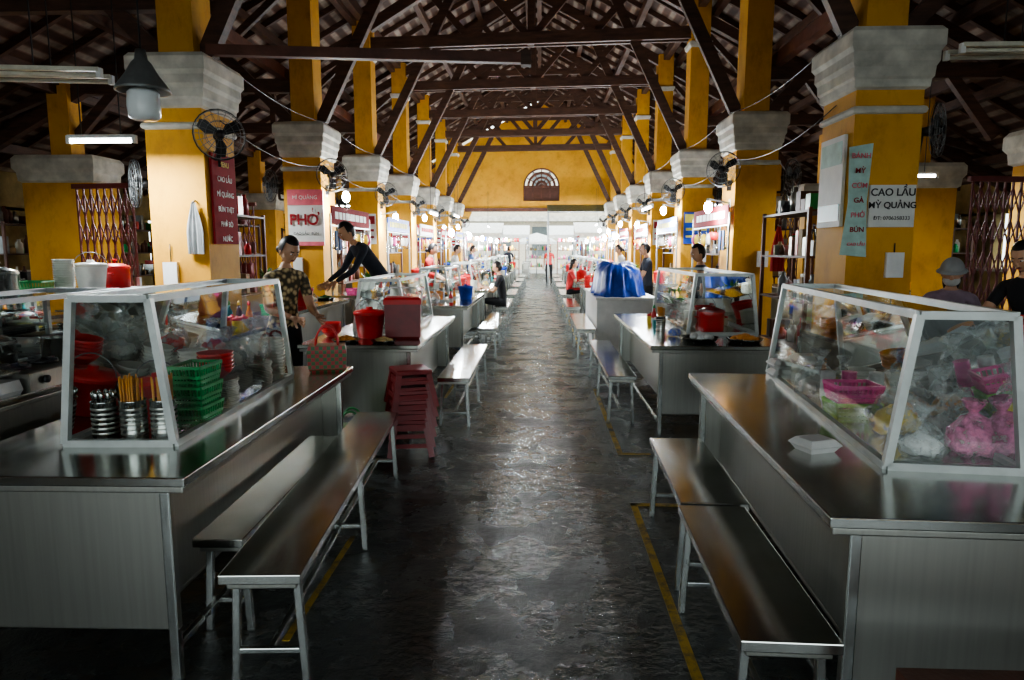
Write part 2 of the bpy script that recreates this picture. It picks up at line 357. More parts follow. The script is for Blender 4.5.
for s,x in ((-1,-9.7),(1,9.3)):
    m=MB().box(x-.1,x+.1,YB,YE,0,1.1,stain).box(x-.1,x+.1,YB,YE,2.25,3.0,stain).box(x-.14,x+.14,YB,YE,1.1,1.16,whitep)
    y=-1-3.6*2+1
    while y<YE-.5:
        m.box(x-.1,x+.1,max(y,YB),min(YE,y+2.2),1.1,2.3,stain); y+=3.6
    m.obj('wall_left' if s<0 else 'wall_right')
for x0,x1 in ((-9.6,-3.9),(3.5,9.2)):
    MB().box(x0,x1,YE-.12,YE+.12,0,3.0,stain).obj('wall_back')
m=MB()
m.box(.56,.6,.6,4.05,.001,.004,lineY).box(.56,.85,4.01,4.05,.001,.004,lineY).box(.6,.64,5.1,7.5,.001,.004,lineY).box(.6,.85,5.06,5.1,.001,.004,lineY)
m.box(-1.02,-.99,2.5,3.5,.001,.004,lineY).box(-1.0,-.97,7,9,.001,.004,lineY).box(.62,.65,10,24,.001,.004,lineY)
m.obj('floor_marking')
# ------------------------------------------------------------------ furniture
def bench(L,W=.28,H=.45,top=None):
    m=MB(); top=top or steel_top; m.box(0,W,0,L,H-.035,H,top)
    m.box(.02,W-.02,.02,L-.02,H-.06,H-.035,steel_d)
    n=2 if L<1.5 else 3
    for i in range(n):
        y=.08+(L-.16)*i/(n-1)
        for x,o in ((.035,-.02),(W-.035,.02)): m.bar((x,y,H-.05),(x+o,y,0),.028,steel)
        m.bar((.02,y,.13),(W-.02,y,.13),.022,steel)
    m.bar((W/2,.08,.13),(W/2,L-.08,.13),.022,steel)
    return m
def counter(W,L,H=.775,inset=.17,side=1,low=.2):
    m=MB(); s=side
    def X(a,b): return (min(a*s,b*s),max(a*s,b*s))
    m.box(*X(0,W),0,L,H-.035,H,steel_top)
    m.box(*X(.012,W-.012),.012,L-.012,H-.06,H-.035,steel_d)
    m.box(*X(inset-.13,W-.06),.03,.06,low,H-.06,steel_d)
    m.box(*X(inset-.13,W-.06),L-.06,L-.03,low,H-.06,steel_d)
    m.box(*X(inset,inset+.02),.06,L-.06,low+.02,H-.06,steel_d)
    m.box(*X(W-.1,W-.08),.06,L-.06,low+.02,H-.06,steel_d)
    m.box(*X(inset,W-.1),.06,L-.06,low,low+.02,steel_d)
    for i in range(2 if L<3 else 3):
        y=.045+(L-.09)*i/(1 if L<3 else 2)
        for x in (inset-.11,W-.09): m.bar((x*s,y,H-.06),(x*s,y,0),.035,steel)
    m.bar(((inset-.11)*s,.05,.13),((inset-.11)*s,L-.05,.13),.025,steel)
    return m
def case(L,Wb,Wt,H,fm=None,t=.028,shelf=True):
    fm=fm or alum; m=MB(); b,tp=Wb/2,Wt/2
    c=[(-b,0,0),(b,0,0),(b,L,0),(-b,L,0)]; d=[(-tp,.0,H),(tp,.0,H),(tp,L,H),(-tp,L,H)]
    c=[(x,y,z+t/2) for x,y,z in c]; d=[(x,y,z-t/2) for x,y,z in d]
    for i in range(4):
        j=(i+1)%4; m.bar(c[i],c[j],t,fm); m.bar(d[i],d[j],t,fm); m.bar(c[i],d[i],t,fm)
        if i in(0,1,3) : m.add([c[i],c[j],d[j],d[i]],[(0,1,2,3)],glass)
    m.add([d[0],d[1],d[2],d[3]],[(0,1,2,3)],glass)
    if shelf:
        w=(b+tp)/2*.96; m.box(-w,w,L*.4,L-.03,H*.5,H*.5+.008,glass); m.bar((w,L*.4,H*.5),(w,L-.03,H*.5),.012,fm); m.bar((-w,L*.4,H*.5),(-w,L-.03,H*.5),.012,fm)
    m.box(-b,b,.0,L,0,.008,steel_top)
    return m
def bowls(n=8,r=.075,mat=None):
    m=MB(); mat=mat or cream
    for i in range(n):
        z=i*.018; m.lathe([(r*.45,z),(r*.5,z+.008),(r*.8,z+.03),(r,z+.055),(r*.95,z+.055),(r*.7,z+.03)],(0,0,0),mat,14,(True,True))
    return m
def plates(n=12,r=.1):
    m=MB()
    for i in range(n):
        z=i*.009; dx=random.uniform(-.004,.004); m.lathe([(r*.5,z),(r*.6,z+.004),(r,z+.014),(r*.97,z+.016),(r*.6,z+.009)],(dx,0,0),cream,18)
    return m
def chops():
    m=MB(); m.lathe([(.05,0),(.052,.005),(.05,.02),(.05,.155),(.053,.16),(.047,.16),(.047,.14)],(0,0,0),steel,18)
    for i in range(6): m.lathe([(.0505,.02+i*.02),(.052,.025+i*.02),(.0505,.03+i*.02)],(0,0,0),steel_d,18,(False,False))
    for i in range(34):
        a=random.uniform(0,2*pi); r=random.uniform(0,.038); k=1.2
        m.cyl((r*cos(a),r*sin(a),.02),(r*k*cos(a),r*k*sin(a),.25+random.uniform(-.012,.012)),.004,bamboo,seg=5)
    return m
def spoons():
    m=MB(); m.lathe([(.05,0),(.05,.15),(.053,.155),(.047,.155),(.047,.14)],(0,0,0),steel,16)
    for i in range(6): m.lathe([(.0505,.02+i*.02),(.052,.025+i*.02),(.0505,.03+i*.02)],(0,0,0),steel_d,18,(False,False))
    for i in range(10):
        a=i*2*pi/10; m.cyl((.02*cos(a),.02*sin(a),.03),(.035*cos(a),.035*sin(a),.17),.003,steel,seg=5); m.sph((.037*cos(a),.037*sin(a),.18),(.012,.006,.018),steel,6,5)
    return m
def bottle(mat,cap):
    def f():
        m=MB(); m.lathe([(.028,0),(.03,.01),(.03,.12),(.026,.15),(.012,.18),(.011,.21)],(0,0,0),mat,12)
        m.lathe([(.014,.205),(.014,.225),(.005,.245)],(0,0,0),cap,10); m.lathe([(.0305,.04),(.0305,.1)],(0,0,0),sign_w,12,(False,False)); return m
    return f
def jar(mat):
    def f():
        m=MB(); m.lathe([(.04,0),(.045,.01),(.045,.09),(.04,.1)],(0,0,0),mat,14); m.lathe([(.043,.1),(.043,.12),(.01,.125),(.01,.14)],(0,0,0),red,14); return m
    return f
def bucket(mat,lid=None):
    def f():
        m=MB(); m.lathe([(.1,0),(.105,.01),(.13,.2),(.138,.2),(.138,.215),(.125,.215),(.122,.19)],(0,0,0),mat,20)
        if lid: m.lathe([(.14,.21),(.142,.225),(.12,.24),(.03,.25),(.028,.27),(.01,.27)],(0,0,0),lid,20)
        m.tube([(.138*cos(a),0,.2+.14*sin(a)) for a in [pi*i/12 for i in range(13)]],.004,grey,5); return m
    return f
def pot(mat,lm):
    def f():
        m=MB(); m.lathe([(.13,0),(.14,.01),(.14,.2),(.147,.205),(.147,.215),(.135,.215)],(0,0,0),mat,22)
        m.lathe([(.145,.215),(.14,.23),(.06,.26),(.012,.265),(.012,.285),(.025,.29),(.025,.305),(.005,.31)],(0,0,0),lm,22)
        for s in(-1,1): m.tube([(s*.14,-.04,.15),(s*.175,-.035,.155),(s*.18,0,.156),(s*.175,.035,.155),(s*.14,.04,.15)],.006,mat,6)
        return m
    return f
def basket(mat,w=.26,d=.2,h=.12):
    def f():
        m=MB(); n=9
        m.rect(0,0,w/2*.85,d/2*.85,[(0,0),(0,.008)],mat)
        for z,k in ((.02,.87),(h*.5,.93),(h,1)):
            P=[(-w/2*k,-d/2*k,z),(w/2*k,-d/2*k,z),(w/2*k,d/2*k,z),(-w/2*k,d/2*k,z)]
            for i in range(4): m.bar(P[i],P[(i+1)%4],.009,mat,.014)
        for i in range(n+1):
            t=-1+2*i/n
            for s in(-1,1):
                m.bar((t*w/2*.85,s*d/2*.85,0),(t*w/2,s*d/2,h),.006,mat); m.bar((s*w/2*.85,t*d/2*.85,0),(s*w/2,t*d/2,h),.006,mat)
        return m
    return f
def bag(mat,fill,sd=1):
    def f():
        rnd=random.Random(sd); m=MB(); ph=[rnd.uniform(0,6) for _ in range(4)]
        def fn(u):
            k=1+.12*sin(5*u.x+ph[0])*sin(4*u.y+ph[1])+.08*sin(9*u.z+7*u.x+ph[2])
            z=max(u.z,-.75); return Vector((u.x*k*(1-.3*max(0,u.z)),u.y*k*(1-.3*max(0,u.z)),z*k))
        m.sph((0,0,.075),(.1,.085,.1),mat,20,14,fn)
        m.sph((0,0,.055),(.083,.07,.055),fill,16,10,lambda u:fn(u)*(1+.06*sin(14*u.x+3)*sin(13*u.y)))
        m.lathe([(.02,.155),(.008,.17),(.03,.2),(.05,.23),(.045,.235),(.02,.2)],(0,0,0),mat,9,(False,False)); return m
    return f
def stool():
    m=MB(); m.rect(0,0,.125,.125,[(0,.235),(.005,.24),(.005,.262),(-.01,.27)],dred)
    for a in(-1,1):
        for b in(-1,1):
            x,y=a*.105,b*.105; X,Y=a*.15,b*.15
            m.bar((x,y,.24),(X,Y,0),.04,dred,.04)
    for z,r in ((.08,.138),(.2,.118)):
        P=[(-r,-r,z),(r,-r,z),(r,r,z),(-r,r,z)]
        for i in range(4): m.bar(P[i],P[(i+1)%4],.012,dred,.03)
    return m
def plant():
    m=MB(); m.lathe([(.06,0),(.08,.12),(.085,.12),(.085,.13),(.07,.13)],(0,0,0),brown,14); rnd=random.Random(3)
    for i in range(60):
        a=rnd.uniform(0,6.28); e=rnd.uniform(.25,1.4); L=rnd.uniform(.12,.28)
        d=Vector((cos(a)*cos(e),sin(a)*cos(e),sin(e))); p=Vector((0,0,.12)); q=p+d*L; s=Vector((-sin(a),cos(a),0))*.025
        m.add([p,p+d*L*.6+s,q-Vector((0,0,.02)),p+d*L*.6-s],[(0,1,2,3)],leaf,True)
    return m
def napkin():
    m=MB(); m.rect(0,0,.05,.05,[(0,0),(0,.09),(-.01,.1)],teal); m.box(-.03,.03,-.02,.02,.09,.125,white); return m
def cups(mt=None):
    m=MB()
    for i in range(6): m.lathe([(.022,i*.02),(.035,i*.02+.08),(.033,i*.02+.08)],(0,0,0),mt or lime,12)
    return m
def tray(fm,sd=2):
    def f():
        m=MB(); m.lathe([(.12,0),(.15,.03),(.155,.03),(.15,.035),(.12,.008)],(0,0,0),steel,20); r=random.Random(sd)
        for i in range(26): 
            a=r.uniform(0,6.28); q=r.uniform(0,.1); m.sph((q*cos(a),q*sin(a),.03+(.1-q)*.3),(.03,.02,.018),fm,7,5)
        return m
    return f
def fan():
    m=MB()
    m.cyl((0,.03,0),(0,.15,0),.05,black,.035); m.bar((0,.12,-.02),(0,.14,-.2),.03,black); m.bar((0,.14,-.2),(0,.32,-.2),.03,black); m.box(-.05,.05,.3,.33,-.27,-.12,black)
    for yy,rs in ((-.05,(.06,.13,.19,.23)),(.04,(.13,.23))):
        for r in rs: m.tube([(r*cos(2*pi*i/22),yy*(1-(r/.25)**2*.6),r*sin(2*pi*i/22)) for i in range(23)],.0028,grey,4)
        for i in range(20):
            a=2*pi*i/20; m.tube([(.03*cos(a),yy,.03*sin(a)),(.14*cos(a),yy*.85,.14*sin(a)),(.235*cos(a),0,.235*sin(a))],.0018,grey,3)
    m.tube([(.238*cos(2*pi*i/24),0,.238*sin(2*pi*i/24)) for i in range(25)],.006,black,5)
    m.cyl((0,-.06,0),(0,.03,0),.04,black)
    for i in range(3):
        a=2*pi*i/3+.4; c,s=cos(a),sin(a); u=Vector((c,0,s)); w=Vector((-s,0,c))
        vs=[u*.03+w*.02,u*.1+w*.075,u*.2+w*.07,u*.215,u*.17-w*.03,u*.03-w*.02]
        vs=[v+Vector((0,-.015+.25*v.dot(w),0)) for v in vs]; m.add(vs,[(0,1,2,3,4,5)],black,True)
    return m
def benchAt(x,y,L,rz=0,W=.28): return bench(L,W).obj('steel_bench',(x,y,0),rz,bevel=.004)
ra=math.radians
# ============ NEAR LEFT
counter(.98,2.25,side=-1,inset=.2).obj('steel_counter',(-1.21,2.2,0),ra(.8),bevel=.005)
benchAt(-1.09,2.15,2.36,ra(3.6))
bench(1.5,.2,.42).obj('steel_bench',(-1.36,2.5,0),ra(1.5),bevel=.004)
case(1.45,.43,.30,.6,t=.028,shelf=False).obj('glass_display_case',(-1.655,2.56,.775),ra(2.4))
Z=.783
def on(key,fn,name,x,y,z=Z+.0,rz=0,s=1): return inst(key,fn,name,(x,y,z),rz,s)
on('spoons',spoons,'spoon_holder',-1.775,2.66); on('chops',chops,'chopstick_holder',-1.655,2.66); on('chops2',chops,'chopstick_holder',-1.54,2.68)
for i in range(3): on('gbask',basket(green,.14,.2,.085),'green_basket',-1.52,2.92,Z+.088*i)
on('bucket_red',bucket(red,red),'red_bucket',-1.72,2.96,Z,s=.8)
on('plates',lambda:plates(16,.1),'plate_stack',-1.55,3.17); on('plates2',lambda:plates(14,.11),'plate_stack',-1.6,3.42); on('bowls',bowls,'bowl_stack',-1.77,3.23); on('bowlsT',lambda:bowls(12,.075),'bowl_stack',-1.79,3.42)
on('plates',None,'plate_stack',-1.58,3.66); on('bowlsT',None,'bowl_stack',-1.56,3.88); on('bowls',bowls,'bowl_stack',-1.78,3.62); on('bowlsT',None,'bowl_stack',-1.75,3.83)
on('bagc',bag(bagclear,cream,2),'plastic_bag',-1.6,3.42,Z+.135,s=1.0); on('bowlsred',lambda:bowls(5,.085,red),'bowl_stack',-1.55,3.17,Z+.152); on('bagc2',bag(bagclear,cream,5),'plastic_bag',-1.58,3.66,Z+.152)
on('bagr',bag(bagclear,red,22),'plastic_bag',-1.77,3.62,Z+.185,s=.9)
m=MB(); m.rect(0,0,.1,.06,[(0,0),(.015,.02),(.02,.13),(.012,.17)],chk1)
for s in(-.05,.05): m.tube([(.07*cos(a),s,.16+.13*sin(a)) for a in [pi*i/12 for i in range(13)]],.007,red,6)
m.obj('woven_handbag',(-1.36,4.28,.775),ra(15))
m=MB(); m.rect(0,0,.12,.08,[(0,0),(.02,.02),(.03,.24),(.025,.26)],chk2)
for s in(-.06,.06): m.tube([(.08*cos(a),s,.25+.13*sin(a)) for a in [pi*i/12 for i in range(13)]],.008,green,6)
m.obj('woven_basket',(-1.38,4.85,0),ra(10))
for i in range(6): inst('stool',stool,'plastic_stool',(-.98,5.08,i*.075),ra(8+i*3),1.05)
inst('stool',None,'plastic_stool',(-1.85,5.0,0),.3)
# ============ LEFT second
counter(1.0,2.4,side=-1,inset=.2).obj('steel_counter',(-.98,5.45,0),0,bevel=.005)
benchAt(-.88,5.75,2.1)
case(1.5,.5,.36,.5).obj('glass_display_case',(-1.5,6.35,.775))
def cooler():
    m=MB(); m.rect(0,0,.14,.11,[(0,0),(.01,.02),(.015,.3)],dred); m.rect(0,0,.155,.125,[(.005,.3),(.008,.34),(-.01,.36)],red)
    m.tube([(-.16,0,.28),(-.165,0,.4),(-.1,0,.44),(.1,0,.44),(.165,0,.4),(.16,0,.28)],.008,white,6); return m
inst('cooler',cooler,'cooler_box',(-1.2,5.95,.775),ra(8))
inst('bucket_red',None,'red_bucket',(-1.5,5.95,.775)); inst('bowlsr',lambda:bowls(5,.09,red),'bowl_stack',(-1.86,6.0,.775))
inst('tray1',tray(food_o),'food_tray',(-1.62,5.62,.775),0,.8); inst('tray2',tray(food_y,5),'food_tray',(-1.3,5.6,.775),0,.7)
for i,(k,f_,nm) in enumerate((('bowls',None,'bowl_stack'),('plates',None,'plate_stack'),('bagc',None,'plastic_bag'),('bowlsT',None,'bowl_stack'),('bagr',None,'plastic_bag'),('plates2',None,'plate_stack'),('bowls',None,'bowl_stack'),('bagc2',None,'plastic_bag'))):
    inst(k,f_,nm,(-1.6+.2*(i%2),6.5+.33*(i//2),.783),i,.95)
for i in range(3): inst('bowls',None,'bowl_stack',(-1.5,7.05+.26*i,1.035),i*2,.8)
# ============ LEFT outer stall
counter(1.0,3.2,.85,side=-1,inset=.1).obj('steel_counter',(-2.5,2.9,0),0,bevel=.005)
case(1.2,.5,.5,.45,alum_g).obj('glass_display_case',(-2.95,3.1,.85))
case(1.0,.5,.5,.4,alum_g).obj('glass_display_case',(-2.95,4.5,.85))
def stove():
    m=MB(); m.rect(0,0,.2,.15,[(0,0),(0,.09),(-.01,.1)],steel_d)
    for s in(-.1,.1):
        m.lathe([(.07,.1),(.07,.115),(.05,.115)],(s,0,0),black,14)
        for a in range(4): m.bar((s+.03*cos(a*pi/2),.03*sin(a*pi/2),.12),(s+.08*cos(a*pi/2),.08*sin(a*pi/2),.12),.012,black)
        m.cyl((s,-.155,.05),(s,-.17,.05),.02,black)
    return m
inst('stove',stove,'gas_stove',(-2.65,3.4,.85),ra(90)); inst('potS',pot(steel,steel),'cooking_pot',(-2.95,3.5,.86),0,.9); inst('potS',None,'cooking_pot',(-2.9,4.0,.86),0,.8)
inst('potS',None,'cooking_pot',(-2.95,4.8,.86),0,.9); inst('potR',pot(red,red),'cooking_pot',(-2.95,5.15,.86),0,.8)
MB().rect(0,0,.13,.12,[(0,0),(.01,.02),(0,.07)],white).box(-.1,.1,-.125,-.12,.02,.055,lcd).bar((0,0,.07),(0,0,.1),.06,grey).rect(0,0,.13,.11,[(0,.1),(.01,.11),(.01,.115)],steel).obj('weighing_scale',(-2.66,3.05,.85))
for i,(mt,cp) in enumerate(((orange,red),(brown,yellow),(teal,green),(red,green),(yellow,red),(brown,red),(white,blue))):
    key='bot%d'%i; inst(key,bottle(mt,cp),'sauce_bottle',(-2.58-.09*i,5.95,.85))
for i in range(9): inst('jar%d'%(i%3),jar((yellow,orange,brown)[i%3]),'spice_jar',(-2.56-.1*(i%6),5.78-.12*(i//6),.85))
for i in range(3): inst('bowls',None,'bowl_stack',(-2.64,3.85+.24*i,.85))
inst('bucketw',bucket(white,cream),'white_bucket',(-2.7,4.75,.85),0,.8); inst('gb2',basket(green,.3,.22,.12),'green_basket',(-2.65,5.2,.85),ra(80))
MB().box(-3.75,-3.55,3.0,6.0,0,.05,grey).bar((-3.7,3.05,0),(-3.7,3.05,1.3),.03,alum_g).bar((-3.7,5.95,0),(-3.7,5.95,1.3),.03,alum_g).bar((-3.56,3.05,0),(-3.56,3.05,1.3),.03,alum_g).bar((-3.56,5.95,0),(-3.56,5.95,1.3),.03,alum_g).box(-3.8,-3.5,3.0,6.0,1.2,1.22,alum_g).box(-3.8,-3.5,3.0,6.0,.7,.72,alum_g).obj('steel_shelf')
for i,(k,nm,s) in enumerate((('potS','cooking_pot',.85),('bowls','bowl_stack',1),('bucket_red','red_bucket',.85),('plates','plate_stack',1),('potS','cooking_pot',.8),('gb2','green_basket',.8),('bowlsT','bowl_stack',1),('bucketw','white_bucket',.9),('potR','cooking_pot',.8))):
    inst(k,None,nm,(-3.65,3.2+.32*i,1.22),i,s)
# ============ NEAR RIGHT
counter(1.25,2.35,side=1,inset=.2).obj('steel_counter',(.85,1.94,0),ra(-2.2),bevel=.005)
bench(1.04,.285).obj('steel_bench',(.575,1.83,0),ra(-1.6),bevel=.004); bench(1.04,.3).obj('steel_bench',(.62,2.9,0),ra(-1.6),bevel=.004)
case(1.9,.44,.30,.565,t=.028,shelf=False).obj('glass_display_case',(1.45,2.37,.775),ra(-6.2))
def clam():
    m=MB(); m.rect(0,0,.06,.05,[(0,0),(.018,.028),(.022,.028)],white); m.rect(0,0,.06,.05,[(.022,.03),(.02,.034),(.0,.055),(-.01,.057)],white); return m
inst('clam',clam,'foam_takeaway_box',(1.07,2.62,.775),ra(20),.9)
on('gbask2',basket(lime,.2,.16,.08),'green_basket',1.42,3.1); on('pbask',basket(pink,.2,.16,.08),'pink_basket',1.42,3.1,Z+.08)
on('bagp',bag(bagpink,cream,7),'plastic_bag',1.62,2.56,s=.9); on('bagy',bag(bagclear,yellow,8),'plastic_bag',1.47,2.82,s=1.15); on('bagw',bag(bagclear,white,9),'plastic_bag',1.42,2.53,s=.85)
on('bagp2',bag(bagclear,cream,11),'plastic_bag',1.45,3.55,s=1.1); on('bagw2',bag(bagclear,food_o,12),'plastic_bag',1.66,3.05); on('cupsw',lambda:cups(white),'cup_stack',1.62,3.3); on('cupsp',lambda:cups(pink),'cup_stack',1.5,3.32); on('cupsw',None,'cup_stack',1.4,3.32)
on('bowls',None,'bowl_stack',1.64,3.5,Z,0,.9); on('plates',None,'plate_stack',1.5,3.85,Z,0,.8); on('bagy',None,'plastic_bag',1.66,3.75,s=.8); on('bowlso2',lambda:bowls(5,.07,orange),'bowl_stack',1.62,4.05); on('bagw',None,'plastic_bag',1.66,2.82,s=.8)
on('clam',None,'foam_takeaway_box',1.46,4.1); on('clam',None,'foam_takeaway_box',1.46,4.1,Z+.057); on('clam',None,'foam_takeaway_box',1.5,3.85,Z+.125)
def rack():
    m=MB()
    for z in (.12,.26):
        for i in range(9): m.cyl((-.18+.045*i,-.3,z),(-.18+.045*i,.3,z),.004,black,seg=5)
        for y in(-.3,.3): m.cyl((-.2,y,z),(.2,y,z),.006,black,seg=6)
    for x in(-.2,.2):
        for y in(-.3,.3): m.cyl((x,y,0),(x,y,.32),.007,black,seg=6)
    return m
inst('rack',rack,'wire_dish_rack',(1.95,2.9,.775),ra(-6))
inst('tray1',None,'food_tray',(1.92,2.75,1.04),0,.8); inst('bowls',None,'bowl_stack',(1.9,3.02,1.04)); inst('plates',None,'plate_stack',(1.92,3.0,.9)); inst('bowls',None,'bowl_stack',(1.95,3.6,.775)); inst('bagw',None,'plastic_bag',(1.95,3.9,.775))
MB().box(.95,2.3,1.33,1.72,.41,.45,wood_r).bar((1.0,1.4,.41),(1.0,1.4,0),.05,wood_r).bar((1.0,1.65,.41),(1.0,1.65,0),.05,wood_r).bar((2.25,1.4,.41),(2.25,1.4,0),.05,wood_r).bar((2.25,1.65,.41),(2.25,1.65,0),.05,wood_r).bar((1.0,1.52,.15),(2.25,1.52,.15),.04,wood_r).obj('wooden_bench')
# ============ RIGHT outer stall
counter(1.0,3.4,.85,side=1,inset=.1).obj('steel_counter',(2.3,2.7,0),0,bevel=.005)
MB().rect(0,0,.13,.16,[(0,0),(0,.3),(-.006,.305)],brown).box(-.14,.14,-.17,.17,.3,.33,dred).obj('wooden_box',(2.45,3.9,.85))
R2=random.Random(4)
lst=[('bowlso',lambda:bowls(5,.1,orange),'bowl_stack'),('tray2',None,'food_tray'),('potR',None,'cooking_pot'),('tray3',tray(leaf,8),'food_tray'),('bagw',None,'plastic_bag'),('bowls',None,'bowl_stack'),('plates2',None,'plate_stack'),('tray1',None,'food_tray'),('bot0',None,'sauce_bottle'),('bagy',None,'plastic_bag'),('gb2',None,'green_basket'),('bowlsT',None,'bowl_stack')]
i=0
for yy in (2.9,3.22,3.54,4.25,4.57,4.9,5.25,5.6,5.9):
    for xx in (2.5,2.82,3.12):
        k,fn,nm=lst[i%len(lst)]; i+=1; inst(k,fn,nm,(xx+R2.uniform(-.03,.03),yy+R2.uniform(-.03,.03),.85),R2.uniform(0,3),.9)
MB().tube([(2.4,2.8,.86),(2.38,2.8,1.1),(2.36,2.82,1.3),(2.42,2.9,1.36),(2.5,3.1,1.2),(2.5,3.2,.9)],.012,green,8).obj('garden_hose')
# ============ RIGHT second
counter(1.1,2.8,side=1,inset=.2).obj('steel_counter',(.9,5.5,0),0,bevel=.005)
bench(2.4,.25).obj('steel_bench',(.6,5.9,0),0,bevel=.004)
case(1.9,.62,.5,.56).obj('glass_display_case',(1.65,6.2,.775))
inst('plant',plant,'potted_herb',(2.42,9.7,.9),0,1.1); inst('plant',None,'potted_herb',(1.6,8.2,.775),1,1.0)
inst('cloth_tray',tray(white,4),'food_tray',(1.35,5.8,.775),0,1.1); inst('bagblue',bag(bagclear,blue,14),'plastic_bag',(1.2,6.1,.775),0,.7); inst('tray1',None,'food_tray',(1.72,5.75,.775),0,1)
inst('redpot2',pot(red,dred),'cooking_pot',(1.62,6.5,.783),0,.85); inst('bucket_r',bucket(red),'red_bucket',(1.75,7.3,.783),0,.8)
for (k,nm,x,y) in (('bowls','bowl_stack',1.5,6.85),('plates','plate_stack',1.8,6.9),('bagc','plastic_bag',1.5,7.18),('bagr','plastic_bag',1.5,7.55),('bowlsT','bowl_stack',1.78,7.7)): inst(k,None,nm,(x,y,.783),x,.9)
for i,(k,nm) in enumerate((('chops','chopstick_holder'),('nap','napkin_dispenser'),('bot3','sauce_bottle'),('jar0','spice_jar'))): inst(k,napkin,nm,(1.15,6.5+.2*i,.775),0,.9)
MB().rect(0,0,.42,1.2,[(0,.06),(0,.82),(.02,.83),(.02,.86)],white).box(-.38,.38,-1.1,1.1,0,.06,grey).obj('white_cabinet',(1.24,11.0,0))
def tarpo():
    m=MB(); rs=[]
    for z,k in ((0,1.12),(.1,1.02),(.25,.97),(.38,.88),(.45,.6),(.47,.0)):
        r=[]
        for i in range(64):
            a=2*pi*i/64; c,s=cos(a),sin(a); q=(abs(c)**4+abs(s)**4)**-.25; w=1+.07*sin(a*11+z*4)*(1-z*1.5)+.03*sin(a*23)
            r.append((c*q*.33*k*w if k else 0,s*q*.8*k*w if k else 0,z+(.04*sin(a*3+1)+.02*sin(a*8))*(k>0 and z>0)))
        rs.append(r)
    m.rings(rs,tarp,True); return m
tarpo().obj('blue_tarpaulin_cover',(1.2,10.8,.86))
# ============ generic distant stalls
def lampobj(m,bulb,name,loc,power,dz=-.18,rz=0):
    o=m.obj(name,loc,rz)
    L=bpy.data.lights.new('bulb_light','POINT'); L.energy=power; L.shadow_soft_size=.06; L.color=(.9,.97,1)
    lo=bpy.data.objects.new('bulb_light',L); lo.location=(bulb[0],bulb[1],bulb[2]+dz); COL.objects.link(lo); lo.parent=o
def post_lamp(x,y,z0,h=1.1,power=28):
    m=MB(); m.cyl((0,0,0),(0,0,h),.012,alum_g,seg=8); m.cyl((0,0,h),(.12,0,h+.02),.008,alum_g,seg=6); m.cyl((.12,0,h+.03),(.12,0,h-.04),.02,white,seg=8); m.cyl((0,0,0),(0,0,.02),.05,grey)
    m.sph((.12,0,h-.1),(.055,.055,.08),bulbE,10,8); lampobj(m,(.12,0,h-.1),'stall_lamp',(x,y,z0),power)
def arm_lamp(x,y,z,sg,power):
    m=MB(); m.box(-.02 if sg>0 else -.0,.0 if sg>0 else .02,-.05,.05,-.06,.06,white); m.bar((0,0,0),(sg*.3,0,.06),.02,alum_g); m.cyl((sg*.3,0,.07),(sg*.3,0,0),.025,white,seg=8); m.sph((sg*.3,0,-.06),(.06,.06,.085),bulbE,10,8)
    lampobj(m,(sg*.3,0,-.06),'pillar_lamp',(x,y,z),power)
for k in range(1,NB):
    arm_lamp(PX['L']+.29,LY[k]-.1,2.25+.15*(k%2),1,45+12*k); arm_lamp(PX['R']-.29,RY[k]-.1,2.2+.15*((k+1)%2),-1,45+12*k)
goods=[('bowls',None,'bowl_stack'),('plates',None,'plate_stack'),('chops',None,'chopstick_holder'),('bucket_red',None,'red_bucket'),('bucketb',bucket(blue,blue),'blue_bucket'),
('potS',None,'cooking_pot'),('potR',None,'cooking_pot'),('bot0',None,'sauce_bottle'),('bot2',None,'sauce_bottle'),('bot3',None,'sauce_bottle'),('jar0',None,'spice_jar'),('gbask',None,'green_basket'),
('pbask',None,'pink_basket'),('obask',basket(orange),'orange_basket'),('tray1',None,'food_tray'),('tray2',None,'food_tray'),('tray3',None,'food_tray'),('nap',napkin,'napkin_dispenser'),('cups',cups,'cup_stack'),('bagc',None,'plastic_bag'),('bagy',None,'plastic_bag'),('bowlsT',None,'bowl_stack'),('plant',None,'potted_herb')]
def scatter(x0,x1,y0,y1,z,n,rnd,small=False):
    pts=[]
    for _ in range(n*8):
        if len(pts)>=n: break
        p=(rnd.uniform(x0,x1),rnd.uniform(y0,y1))
        if all((p[0]-q[0])**2+(p[1]-q[1])**2>.08 for q in pts): pts.append(p)
    for p in pts:
        k,fn,nm=rnd.choice(goods[:-1] if small else goods); inst(k,fn,nm,(p[0],p[1],z),rnd.uniform(0,6),rnd.uniform(.8,1.0))
